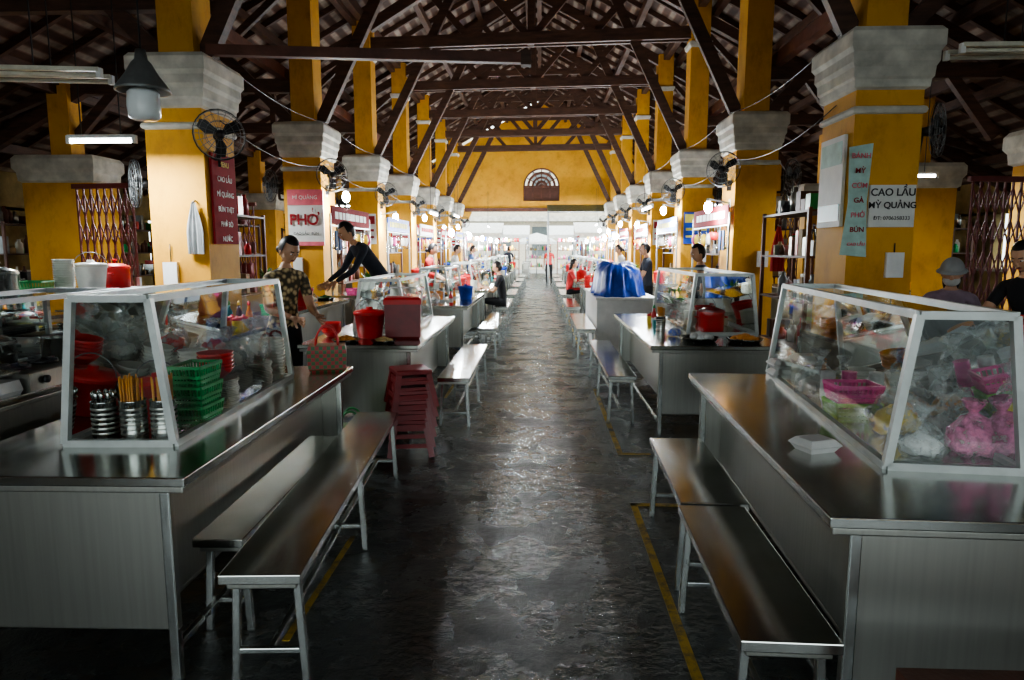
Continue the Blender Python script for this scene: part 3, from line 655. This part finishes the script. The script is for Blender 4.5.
def hangrail(sd,c1,c2):
    # rail on two posts with a name board, hanging bags, ladles, cloths and baskets (runs along y)
    def f():
        r=random.Random(sd); m=MB(); L=2.2
        for y in (0,L): m.bar((0,y,0),(0,y,1.15),.025,alum_g)
        m.bar((0,0,.98),(0,L,.98),.018,alum_g); m.box(-.012,.012,.05,L-.05,1.0,1.26,c1)
        for s in(-1,1):
            y=.2
            while y<L-.25:
                w=r.uniform(.08,.26); m.box(*sorted((s*.012,s*.016)),y,y+w,1.08,1.18,c2); y+=w+.05
        y=.12
        while y<L-.1:
            t=r.random(); z=.95
            m.tube([(0,y,.98),(0,y,z-.05)],.003,grey,4)
            if t<.3:
                mt=r.choice((white,cream,yellow,pink)); m.sph((0,y,z-.15),(.05,.05,.09),mt,10,7)
            elif t<.5:
                m.lathe([(.012,-.3),(.05,-.29),(.05,-.27),(.012,-.27)],(0,y,z),steel,10); m.bar((0,y,z-.28),(0,y,z-.04),.008,steel)
            elif t<.75:
                mt=r.choice((cloth_r,cloth_w,cloth_b,tan)); m.box(-.01,.01,y-.05,y+.05,z-.32,z-.04,mt)
            else:
                mt=r.choice((green,red,orange,blue)); m.lathe([(.02,-.17),(.06,-.16),(.085,-.06),(.08,-.06)],(0,y,z),mt,12)
            y+=r.uniform(.13,.2)
        return m
    return f
RAILS=[(sign_w,sign_red),(sign_red,inkw),(blue,sign_y)]
def stall(side,y,seed,skipc=False):
    rnd=random.Random(seed); xi=-.98 if side<0 else .9
    if not skipc:
        inst('ctr%d'%side,lambda:counter(1.0,2.6,side=side,inset=.2),'steel_counter',(xi,y,0))
        inst('case_s',lambda:case(1.6,.5,.36,.5),'glass_display_case',(xi+side*.6,y+.75,.775))
        scatter(min(xi+side*.25,xi+side*.85),max(xi+side*.25,xi+side*.85),y+.12,y+.58,.775,4,rnd)
        scatter(min(xi+side*.57,xi+side*.63),max(xi+side*.57,xi+side*.63),y+.97,y+2.15,.783,4,rnd,True)
        scatter(min(xi+side*.15,xi+side*.18),max(xi+side*.15,xi+side*.18),y+.9,y+2.4,.775,3,rnd,True)
    inst('bench_s',lambda:bench(2.3,.26),'steel_bench',(xi-side*.12-(.26 if side>0 else 0),y+.15,0))
    bx=(-2.97,-2.52) if side<0 else (2.2,2.63)
    inst('ctrb',lambda:counter(.42,2.4,.9,side=1,inset=.08),'steel_counter',(bx[0],y+.2,0))
    scatter(bx[0]+.14,bx[1]-.14,y+.4,y+2.4,.9,7,rnd)
    q=(seed+(side>0))%3; inst('rail%d'%q,hangrail(60+q,*RAILS[q]),'hanging_goods_rail',(bx[0]+.03 if side<0 else bx[1]-.04,y+.3,.9),0)
for i in range(6):
    y=9.3+3.6*i
    stall(-1,y,10+i); stall(1,y,30+i,skipc=(i==0))
inst('ctrb',None,'steel_counter',(-2.95,6.6,0)); scatter(-2.8,-2.66,6.8,8.8,.9,6,random.Random(8))
lampspos=[(-1.9,21.2,.775,100),(1.84,25.6,.775,100),(-1.9,28.4,.775,120),(1.84,29.2,.775,120),(-1.92,17.6,.775,90),(-1.9,24.8,.775,110),(1.84,21.0,.775,100),(1.84,17.9,.775,90),(-1.92,14.0,.775,70)]
for x,y,z,p in lampspos: post_lamp(x,y,z,1.2,p)
def shelf_rack(sd=5,bright=False,W=.7):
    def f():
        m=MB()
        for x in(-W,W):
            for y in(-.2,.2): m.bar((x,y,0),(x,y,2.0),.04,wood_r)
        for z in(.4,.95,1.45,1.95): m.box(-W-.02,W+.02,-.22,.22,z,z+.025,wood)
        r=random.Random(sd); ms=[brown,dred,tan,grey,steel_d,brown,grey,tan,cream,black,steel,brown,red,green] if not bright else [white,cream,red,yellow,orange,green,blue,pink,tan,white]
        for z in(.425,.975,1.475,1.975):
            x=-W+.06
            while x<W-.1:
                w=r.uniform(.07,.16); h=r.uniform(.1,.32); mt=r.choice(ms)
                if r.random()<.25: m.box(x,x+w*.85,-.14,.12,z,z+h,mt)
                else: m.lathe([(w*.4,z),(w*.43,z+h*.7),(w*.2,z+h*.85),(w*.2,z+h)],(x+w*.4,r.uniform(-.08,.08),0),mt,10)
                x+=w
        return m
    return f
def gate():
    m=MB(); n=8
    for i in range(n+1): m.bar((-.4+.1*i,0,0),(-.4+.1*i,0,2.3),.02,grille)
    for j in range(6):
        for i in range(n):
            z=.15+j*.36; m.bar((-.4+.1*i,0,z),(-.3+.1*i,0,z+.3),.012,grille,.012); m.bar((-.3+.1*i,0,z),(-.4+.1*i,0,z+.3),.012,grille,.012)
    m.box(-.45,.45,-.03,.03,2.3,2.36,grille).box(-.45,.45,-.03,.03,0,.05,grille); return m
rnd=random.Random(77)
for k in range(NB-1):
    inst('shm%d'%(k%3),shelf_rack(20+k%3,False,.75),'kitchen_shelf',(-3.95 if k==0 else -3.6,LY[k]+(1.45 if k==0 else 1.8),0),pi/2)
    inst('shm%d'%((k+1)%3),shelf_rack(20+(k+1)%3,False,.75),'kitchen_shelf',(3.1,RY[k]+1.8,0),pi/2)
for side in(-1,1):
    for i in range(7):
        y=4.5+3.6*i
        x=side*4.9+(.0 if side<0 else -.3)
        inst('ctrb',None,'steel_counter',(x-.3,y-1.0+(1.0 if i==0 else 0),0)); scatter(x-.2,x,y-.4+(1.0 if i==0 else 0),y+1.0+(1.0 if i==0 else 0),.9,6,rnd)
        if i>1: inst('shelf%d'%(i%3),shelf_rack(i%3),'goods_shelf',(x+side*.5,y+.2,0),pi/2)
        inst('gate',gate,'folding_grille_gate',((-5.45 if side<0 else 5.25),y+4.0-(.4 if side>0 else 0),0),.15*side) if i<4 else None
        inst('shelf%d'%((i+1)%3),shelf_rack((i+1)%3),'goods_shelf',(side*9.0 if side<0 else 8.7,y,0),pi/2)
# outside market beyond the end wall
def parasol(mt):
    def f():
        m=MB(); m.cyl((0,0,0),(0,0,2.5),.025,alum_g); n=10; ang=[2*pi*i/n for i in range(n)]
        vs=[(0,0,2.55)]+[(.7*cos(a),.7*sin(a),2.35) for a in ang]+[(1.25*cos(a),1.25*sin(a),2.0) for a in ang]+[(1.27*cos(a),1.27*sin(a),1.85) for a in ang]
        fs=[(0,1+i,1+(i+1)%n) for i in range(n)]+[(1+i,1+n+i,1+n+(i+1)%n,1+(i+1)%n) for i in range(n)]+[(1+n+i,1+2*n+i,1+2*n+(i+1)%n,1+n+(i+1)%n) for i in range(n)]
        m.add(vs,fs,mt); return m
    return f
for i,(x,y) in enumerate(((-3.2,34.5),(3.0,34.0),(-1.9,38.5),(1.7,39))):
    inst('aw',(lambda:awning(2.6,canvas,canvas)),'stall_awning',(x,y,0))
    inst('shb%d'%(i%3),shelf_rack(40+i%3,True),'goods_shelf',(x,y+.9,0)); inst('rail%d'%(i%3),None,'hanging_goods_rail',(x+(1.2 if x<0 else -1.2),y-2.2,.9)); inst('ctrb',None,'steel_counter',(x+(1.0 if x<0 else -1.4),y-2.4,0))
    inst('ctrb',None,'steel_counter',(x-.2,y-2.6,0)); scatter(x-.08,x,y-2.3,y-.4,.9,6,rnd)
    L=bpy.data.lights.new('awning_light','POINT'); L.energy=150; L.shadow_soft_size=.1
    o=MB().cyl((0,0,.25),(0,0,.06),.008,black,seg=5).sph((0,0,0),(.06,.06,.08),bulbE,10,8).obj('hanging_bulb',(x,y+.3,2.15)); lo=bpy.data.objects.new('bulb_light',L); lo.location=(0,0,-.2); COL.objects.link(lo); lo.parent=o
for i,(x,y) in enumerate(((-.2,43.0),(-3.6,42),(3.4,42.5))):
    inst('par',parasol(canvas),'market_parasol',(x,y,0)); inst('shb%d'%(i%3),None,'goods_shelf',(x,y+.8,0),0)
# ============ fans, lamps, signs, cables
def fanAt(x,y,z,rz): inst('fan',fan,'wall_fan',(x,y,z),rz)
for k in range(NB):
    fanAt(PX['L']+.47,LY[k]-.38,2.64,ra(35))
    if k: fanAt(PX['R']-.47,RY[k]-.38,2.64,ra(-35))
    if 0<k<3:
        fanAt(PX['L']-.52,LY[k]-.25,2.5,ra(-45)); fanAt(PX['R']+.52,RY[k]-.25,2.55,ra(45))
fanAt(PX['L']-.5,LY[0]-.2,2.2,ra(-50)); fanAt(-6.9,6.2,2.2,0.2); fanAt(5.78,8.1,2.55,ra(-10)); fanAt(PX['R']+.55,RY[0]-.1,2.6,ra(50))
for x0 in (PX['L']+.31,PX['R']-.31):
    m=MB()
    ys=LY if x0<0 else RY
    for j,(z,sag) in enumerate(((2.84,.18),(3.46,.12))):
        for k in range(0,NB-1):
            ya=ys[0]+3.6*k; m.tube([(x0,ya+3.6*t,z-sag*4*t*(1-t)) for t in [q/8 for q in range(9)]],.006,black,4)
    m.obj('electric_cable')
m=MB(); m.tube([(0,0,5.0),(.01,0,3.5),(0,0,.42)],.006,black,5); m.lathe([(.02,.4),(.03,.42),(.04,.36),(.06,.34),(.1,.27),(.16,.19),(.165,.17),(.155,.17),(.09,.25),(.03,.28)],(0,0,0),grey,24)
m.lathe([(.07,.19),(.095,.16),(.1,.08),(.095,.02),(.07,.0),(.0,-.005)],(0,0,0),lampgl,20); o=m.obj('pendant_lamp',(-2.29,4.0,2.29)); o.scale=(.9,.9,.93)
def tubelamp(name,p,q,mat,power=0):
    p=Vector(p);q=Vector(q); m=MB(); m.bar(p+Vector((0,0,.04)),q+Vector((0,0,.04)),.045,tubeO if not power else white,.03); m.cyl(p,q,.015,mat,seg=10)
    for t in(p,q): m.bar(t+Vector((0,0,.05)),t-Vector((0,0,.02)),.035,white)
    c=(p+q)/2; hh=1.3
    for t in (.2,.8): k=p*(1-t)+q*t; m.bar(k+Vector((0,0,.05)),k+Vector((0,0,hh)),.008,black)
    o=m.obj(name)
    if power:
        L=bpy.data.lights.new('tube_light','AREA'); L.shape='RECTANGLE'; L.size=(q-p).length; L.size_y=.04; L.energy=power; L.color=(.9,.97,1)
        lo=bpy.data.objects.new('tube_light',L); lo.location=c-Vector((0,0,.03)); d=q-p; lo.rotation_euler=(0,0,math.atan2(d.y,d.x)); COL.objects.link(lo); lo.parent=o
tubelamp('fluorescent_lamp',(-4.2,6.1,2.5),(-3.6,6.1,2.5),tubeE,70)
tubelamp('fluorescent_lamp',(-5.6,5.2,2.86),(-3.4,5.5,2.86),tubeO); tubelamp('fluorescent_lamp',(-5.6,4.9,2.84),(-3.3,5.2,2.84),tubeO)
tubelamp('fluorescent_lamp',(3.1,5.4,3.0),(5.2,5.4,3.0),tubeO); tubelamp('fluorescent_lamp',(3.1,5.6,3.0),(5.2,5.6,3.0),tubeO)
tubelamp('fluorescent_lamp',(2.0,12.5,2.3),(2.0,13.7,2.3),tubeE,80); tubelamp('fluorescent_lamp',(-2.2,17.5,2.4),(-2.2,18.7,2.4),tubeE,80)
tubelamp('fluorescent_lamp',(-5.2,9.5,2.6),(-4.6,9.5,2.6),tubeE,60); tubelamp('fluorescent_lamp',(4.4,9.4,2.5),(5.2,9.4,2.5),tubeE,60)
tubelamp('fluorescent_lamp',(-5.2,17,2.6),(-4.2,17,2.6),tubeE,60); tubelamp('fluorescent_lamp',(4.2,17,2.6),(5.2,17,2.6),tubeE,60)
tubelamp('fluorescent_lamp',(2.0,24,2.4),(2.0,25.2,2.4),tubeE,110); tubelamp('fluorescent_lamp',(-2.0,26,2.4),(-2.0,27.2,2.4),tubeE,110)
tubelamp('fluorescent_lamp',(-2.0,13.4,2.2),(-2.0,12.4,2.2),tubeE,80)
FR=(pi/2,0,0)
o=MB().box(2.86,3.25,6.165,6.19,1.74,2.1,sign_w).obj('menu_sign')
for i,s in enumerate(('CAO LẦU','MỲ QUẢNG','ĐT: 0706258333')): text(s,(.088,.075,.046)[i],ink,(3.055,6.16,2.035-.11*i),FR,o,bold=(.0015,.0015,0)[i])
o=MB().box(-3.78,-3.24,10.26,10.29,1.6,2.43,sign_w).box(-3.78,-3.24,10.25,10.26,2.2,2.43,sign_p).box(-3.78,-3.24,10.25,10.26,1.6,1.66,sign_p).obj('menu_sign')
text('PH',.22,sign_red,(-3.62,10.24,1.98),FR,o,bold=.006); text('O',.22,sign_red,(-3.40,10.24,1.98),FR,o,bold=.006); text('’',.2,sign_red,(-3.31,10.24,2.02),FR,o,bold=.004); text('?',.08,sign_red,(-3.4,10.24,2.13),FR,o,bold=.003); text('MÌ QUẢNG',.075,inkw,(-3.51,10.235,2.31),FR,o); text('CAO LẦU  BÚN',.055,ink,(-3.51,10.245,1.78),FR,o)
o=MB().box(-3.265,-3.24,6.78,7.3,1.6,2.5,sign_red).obj('menu_board')
for i in range(6): text(('MENU','CAO LẦU','MÌ QUẢNG','BÚN THỊT','PHỞ BÒ','NƯỚC')[i],.075,inky if i==0 else inkw,(-3.235,7.04,2.4-.15*i),(pi/2,0,pi/2),o)
o=MB().box(2.67,2.7,6.3,6.8,1.75,2.55,sign_w).box(2.666,2.67,6.33,6.77,2.3,2.5,sign_g).box(2.666,2.67,6.33,6.77,1.8,1.95,teal).obj('poster_board')
o=MB().add([(2.66,6.17,2.42),(2.85,6.14,2.45),(2.82,6.13,1.95),(2.84,6.12,1.48),(2.62,6.14,1.5),(2.66,6.13,1.95)],[(0,1,2,5),(5,2,3,4)],sign_g).obj('hanging_banner')
for i,s in enumerate(('BÁNH','MỲ','CƠM','GÀ','PHỞ','BÚN','CAO LẦU')): text(s,.06 if i<6 else .035,(sign_p,sign_red)[i%2],(2.745,6.115,2.34-.125*i),FR,o,bold=.001)
o=MB().box(-7.2,-6.9,6.3,6.32,1.55,2.15,sign_y).obj('shop_banner')
for i in range(4): text('BÁNH MÌ',.055,sign_red,(-7.05,6.29,2.05-.13*i),FR,o)
MB().box(-7.5,-6.95,6.2,6.35,1.05,1.45,white).box(-7.48,-6.97,6.19,6.2,1.1,1.4,alum_g).obj('electric_meter_box')
def board(c1,c2):
    def f(): return MB().box(-.24,.24,-.02,.0,-.3,.3,c1).box(-.22,.22,-.025,-.02,.1,.26,c2).box(-.2,.2,-.025,-.02,-.05,.0,c2).box(-.2,.2,-.025,-.02,-.18,-.14,c2)
    return f
for k in range(2,NB):
    inst('bd%d'%(k%3),board((sign_w,sign_red,blue)[k%3],(sign_red,inkw,sign_y)[k%3]),'menu_sign',(PX['R'],RY[k]-.345,1.95),0)
    inst('bd%d'%((k+1)%3),board((sign_w,sign_red,blue)[(k+1)%3],(sign_red,inkw,sign_y)[(k+1)%3]),'menu_sign',(PX['L'],LY[k]-.345,1.95),0)
def hang(w,h,mat,sd=1):
    m=MB(); n=14; rs=[]
    for j in range(8):
        t=j/7; ww=w*(.25+.75*min(1,t*2.0)); rs.append([(ww*(i/n-.5),.02*sin(i*1.7+sd)*(.4+t),-h*t) for i in range(n+1)])
    m.rings(rs,mat,True,(False,False),False); m.cyl((0,.05,.02),(0,-.01,0),.01,grey,seg=6); return m
hang(.18,.5,cloth_g).obj('hanging_apron',(-3.38,6.64,2.0))
hang(.18,.6,cloth_r,2).obj('red_umbrella',(3.2,9.4,1.85))
for k in range(3):
    MB().box(PX['R']+.05,PX['R']+.2,RY[k]-.38,RY[k]-.345,1.3,1.52,white).tube([(PX['R']+.12,RY[k]-.36,1.52),(PX['R']+.12,RY[k]-.36,1.6)],.006,black,5).obj('fuse_box')
    MB().box(PX['L']-.17,PX['L']-.03,LY[k]-.39,LY[k]-.345,1.2,1.42,white).tube([(PX['L']-.1,LY[k]-.36,1.42),(PX['L']-.1,LY[k]-.36,1.6)],.006,black,5).obj('fuse_box')
# ------------------------------------------------------------------ people
def skin_mesh(name,verts,edges,radii,root=0,subs=2):
    me=bpy.data.meshes.new(name); me.from_pydata(verts,edges,[]); o=bpy.data.objects.new(name,me); COL.objects.link(o)
    s=o.modifiers.new('s','SKIN'); s.use_smooth_shade=True
    for i,d in enumerate(me.skin_vertices[0].data):
        d.radius=radii[i] if hasattr(radii[i],'__len__') else (radii[i],radii[i]); d.use_root=(i==root)
    sb=o.modifiers.new('u','SUBSURF'); sb.levels=subs; sb.render_levels=subs
    dg=bpy.context.evaluated_depsgraph_get(); dg.update()
    res=bpy.data.meshes.new_from_object(o.evaluated_get(dg)); bpy.data.objects.remove(o); res.name=name
    for p in res.polygons: p.use_smooth=True
    return res
def hand_mesh():
    v=[(0,0,-.03),(0,0,.01),(0,0,.045)];e=[(0,1),(1,2)];r=[.022,.022,(.026,.016)]
    for x,L,a in ((-.028,.062,-.12),(-.009,.075,-.04),(.01,.07,.04),(.027,.055,.12)):
        b=len(v); y=0;z=.08; px=x
        v.append((px,0,z)); r.append(.0105); e.append((2,b)); ang=.25
        for k,f in enumerate((.42,.33,.25)):
            z+=L*f*cos(ang); y+=L*f*sin(ang); px+=a*L*f; ang+=.4; v.append((px,y,z)); r.append(.0092-.0008*k); e.append((b+k,b+k+1))
    b=len(v); v+=[(-.034,.008,.03),(-.052,.02,.055),(-.06,.032,.078)]; r+=[.013,.011,.009]; e+=[(1,b),(b,b+1),(b+1,b+2)]
    me=skin_mesh('hand',v,e,r,0,1); me.materials.append(skinm); return me
HAND=hand_mesh()
def head_mb(style,hat):
    m=MB()
    def fn(u):
        x,y,z=u; k=1-.30*max(0,-z)**1.6; yy=y*(1-.12*max(0,-z)) if y>0 else y*(1-.25*max(0,-z))
        return Vector((x*k,yy,z))
    m.sph((0,0,0),(.074,.092,.115),skinm,24,18,fn)
    m.sph((0,.09,-.018),(.013,.017,.024),skinm,8,6); m.sph((0,.093,-.03),(.017,.012,.009),skinm,8,6)
    for s in(-1,1):
        m.sph((s*.028,.078,.008),(.014,.011,.007),eyew,8,6); m.sph((s*.028,.087,.008),(.006,.004,.006),black,8,6)
        m.bar((s*.014,.09,.028),(s*.042,.078,.03),.006,hairm,.005); m.sph((s*.074,-.002,-.008),(.01,.02,.03),skinm,8,8)
    m.sph((0,.083,-.055),(.022,.009,.006),lips,8,6)
    def keep(u):
        return u.z>.62 or (u.y<.25 and u.z>-.1) or (u.y<-.2 and u.z>-.62)
    m.sph((0,-.006,.006),(.084,.1,.124),hairm,28,18,fn,keep); m.sph((0,-.004,.004),(.079,.095,.119),hairm,28,18,fn,keep)
    if style=='bun': m.sph((0,-.105,-.05),(.042,.036,.04),hairm,12,8)
    if style=='long':
        m.sph((0,-.06,-.08),(.07,.045,.13),hairm,14,10)
    if hat:
        m.sph((0,-.004,.035),(.092,.108,.1),hat,20,12,None,lambda u:u.z>-.05); m.lathe([(.092,.03),(.12,.012),(.12,.016),(.092,.04)],(0,0,0),hat,20,(False,False))
        m.sph((0,.03,-.06),(.066,.068,.05),cloth_w,16,10,None,lambda u:u.y>.1)
    return m
def person(name,loc,rz,shirt,pants,lean=0,sit=False,head=15,turn=0,hl=(-.15,.35,.95),hr=(.15,.35,.95),style='short',hat=None,scale=1,sleeve=.75,seat=.45):
    root=bpy.data.objects.new(name,None); COL.objects.link(root); root.location=loc; root.rotation_euler=(0,0,rz); root.scale=(scale,)*3
    pz=seat/scale+.1 if sit else .9; l=ra(lean); u=Vector((0,sin(l),cos(l))); P=Vector((0,-.04 if lean>25 else 0,pz))
    V=[P,P+u*.14,P+u*.31,P+u*.43,P+u*.50,P+u*.56]; R=[(.135,.115),(.115,.095),(.135,.1),(.1,.07),.047,.043]; E=[(0,1),(1,2),(2,3),(3,4),(4,5)]; B=['sh','sh','sh','sh','sk']
    def add(p,r,par,tag): V.append(Vector(p)); R.append(r); E.append((par,len(V)-1)); B.append(tag); return len(V)-1
    wr=[]
    for s,t in((-1,hl),(1,hr)):
        S=P+u*.42+Vector((s*.165,0,0)); W=Vector(t)
        d=W-S
        if d.length>.5: W=S+d.normalized()*.5; d=W-S
        a,b=.275,.245; L=d.length; tt=(a*a-b*b+L*L)/(2*L); h=math.sqrt(max(0,a*a-tt*tt)); pole=Vector((s*.5,-.5,-1)); dn=d.normalized(); pole=(pole-dn*pole.dot(dn)).normalized()
        El=S+dn*tt+pole*h
        i=add(S,.058,3,'sh'); i=add((S+El)/2,.048,i,'up'); i=add(El,.038,i,'up2'); i=add((El*.6+W*.4),.036,i,'fo'); i=add(W,.024,i,'fo'); wr.append((W,(W-El).normalized(),s))
    for s in(-1,1):
        H=P+Vector((s*.09,0,-.05)); i=add(H,.088,0,'pa')
        if sit: K=P+Vector((s*.12,.42,-.02)); A=Vector((s*.12,.4,.09))
        else: K=Vector((s*.1,.02,.48)); A=Vector((s*.1,0,.085))
        i=add((H+K)/2,.078,i,'pa'); i=add(K,.056,i,'pa'); i=add((K*.6+A*.4),.05,i,'pa'); i=add(A,.035,i,'pa'); i=add(A+Vector((0,.05,-.045)),.035,i,'ft'); i=add(A+Vector((0,.15,-.055)),.028,i,'ft')
    me=skin_mesh('body',[tuple(v) for v in V],E,R)
    mats=[shirt,pants,skinm,black]
    for x in mats: me.materials.append(x)
    for p in me.polygons:
        c=p.center; best=9;tag='sh'
        for (a,b),tg in zip(E,B):
            A,D=V[a],V[b]-V[a]; t=max(0,min(1,(c-A).dot(D)/D.length_squared)); q=(c-(A+D*t)).length
            if q<best: best=q; tag=tg; tb=t
        if tag=='up2' and sleeve<1: tag='sk' if tb>.25 else 'up'
        p.material_index={'sh':0,'up':0,'up2':0,'fo':2 if sleeve<=1 else 0,'pa':1,'ft':3,'sk':2}[tag]
        if tag=='pa' and c.z>P.z+.0: p.material_index=0
    place('body',me,parent=root)
    ho=head_mb(style,hat).obj('head',parent=root); hd=V[5]; ho.location=hd+Vector((0,.02+.06*sin(ra(head)),.085)); ho.rotation_euler=(-ra(head),0,ra(turn))
    for W,d,s in wr:
        h=bpy.data.objects.new('hand',HAND); COL.objects.link(h); h.parent=root; h.location=W+d*.015
        q=d.to_track_quat('Z','X'); h.rotation_mode='QUATERNION'; h.rotation_quaternion=q; h.scale=(1,1,1) if s>0 else (1,-1,1)
    return root
person('woman_vendor',(-2.2,5.75,0),ra(-125),floralM,cloth_k,lean=8,head=30,style='bun',hl=(-.1,.34,1.0),hr=(.16,.36,1.0),scale=1.0)
MB().box(-.35,.35,-.35,.35,0,.22,wood_r).bar((-.35,-.36,.2),(.35,-.36,.2),.02,wood,.04).obj('wooden_step',(-2.1,8.9,0))
person('man_leaning',(-2.1,8.9,.22),ra(125),cloth_d,cloth_k,lean=42,head=30,hl=(-.15,.62,.8),hr=(.15,.6,.8),scale=1.1,sleeve=2)
person('seated_customer',(-.72,13.6,0),ra(90),cloth_k,cloth_k,sit=True,lean=10,head=10,hl=(-.12,.4,.8),hr=(.12,.4,.8),sleeve=.7)
person('stall_vendor',(2.03,8.6,0),ra(100),cloth_d,cloth_k,lean=5,head=15,hl=(-.2,.35,1.0),hr=(.2,.35,1.0),scale=.97)
person('stall_vendor',(1.98,12.6,0),ra(90),cloth_d,cloth_k,lean=5,head=10)
person('woman_in_hat',(3.66,6.25,0),ra(150),cloth_p,cloth_k,sit=True,lean=15,head=15,hat=cloth_g,style='long',hl=(-.15,.35,.95),hr=(.15,.35,.95),seat=.62,sleeve=2)
inst('stool',None,'plastic_stool',(3.66,6.25,0),ra(150),(1.1,1.1,2.1))
person('woman_reaching',(3.64,5.15,0),ra(115),cloth_k,cloth_k,lean=16,head=25,style='bun',hl=(-.1,.55,1.0),hr=(.2,.5,.98),scale=.98)
person('stall_vendor',(-2.15,13.0,0),ra(-90),cloth_r,cloth_k,lean=8,head=20,style='bun')
person('stall_vendor',(-2.15,16.9,0),ra(-90),cloth_w,cloth_k,lean=8,head=20)
person('stall_vendor',(2.05,17.0,0),ra(90),cloth_w,cloth_k,lean=8,head=20,style='bun')
person('stall_vendor',(-2.15,20.9,0),ra(-90),cloth_b,cloth_k,lean=8,head=20)
person('seated_customer',(.72,17.2,0),ra(-90),cloth_r,cloth_k,sit=True,lean=10,head=10,hl=(-.12,.4,.8),hr=(.12,.4,.8),style='long')
person('shopper',(.4,30.0,0),ra(160),cloth_r,cloth_k,head=0,hl=(-.25,.05,.75),hr=(.25,.05,.75),style='long')
person('shopper',(-1.5,33.0,0),ra(20),cloth_d,cloth_k,head=0,hl=(-.25,.05,.75),hr=(.25,.05,.75),style='short')
# ------------------------------------------------------------------ world, camera
w=bpy.data.worlds.new('world'); bpy.context.scene.world=w; w.use_nodes=True
w.node_tree.nodes['Background'].inputs[0].default_value=(.86,.97,1,1); w.node_tree.nodes['Background'].inputs[1].default_value=2.6
S=bpy.data.lights.new('sun','SUN'); S.energy=2.5; S.angle=.2; S.color=(1,.96,.9); so=bpy.data.objects.new('sun',S); COL.objects.link(so); so.rotation_euler=(ra(28),ra(8),0); so.location=(0,0,30)
f=683.0; cam=bpy.data.cameras.new('camera'); co=bpy.data.objects.new('camera',cam); COL.objects.link(co)
cam.sensor_width=36; cam.lens=f/1024*36; cam.clip_start=.05; cam.clip_end=300
th=math.atan(91/f); co.location=(0,0,1.55); co.rotation_euler=(pi/2-th,0,math.atan(28/f*cos(th)))
bpy.context.scene.camera=co
vs=bpy.context.scene.view_settings; vs.view_transform='AgX'; vs.look='AgX - Medium High Contrast'; vs.exposure=0.65
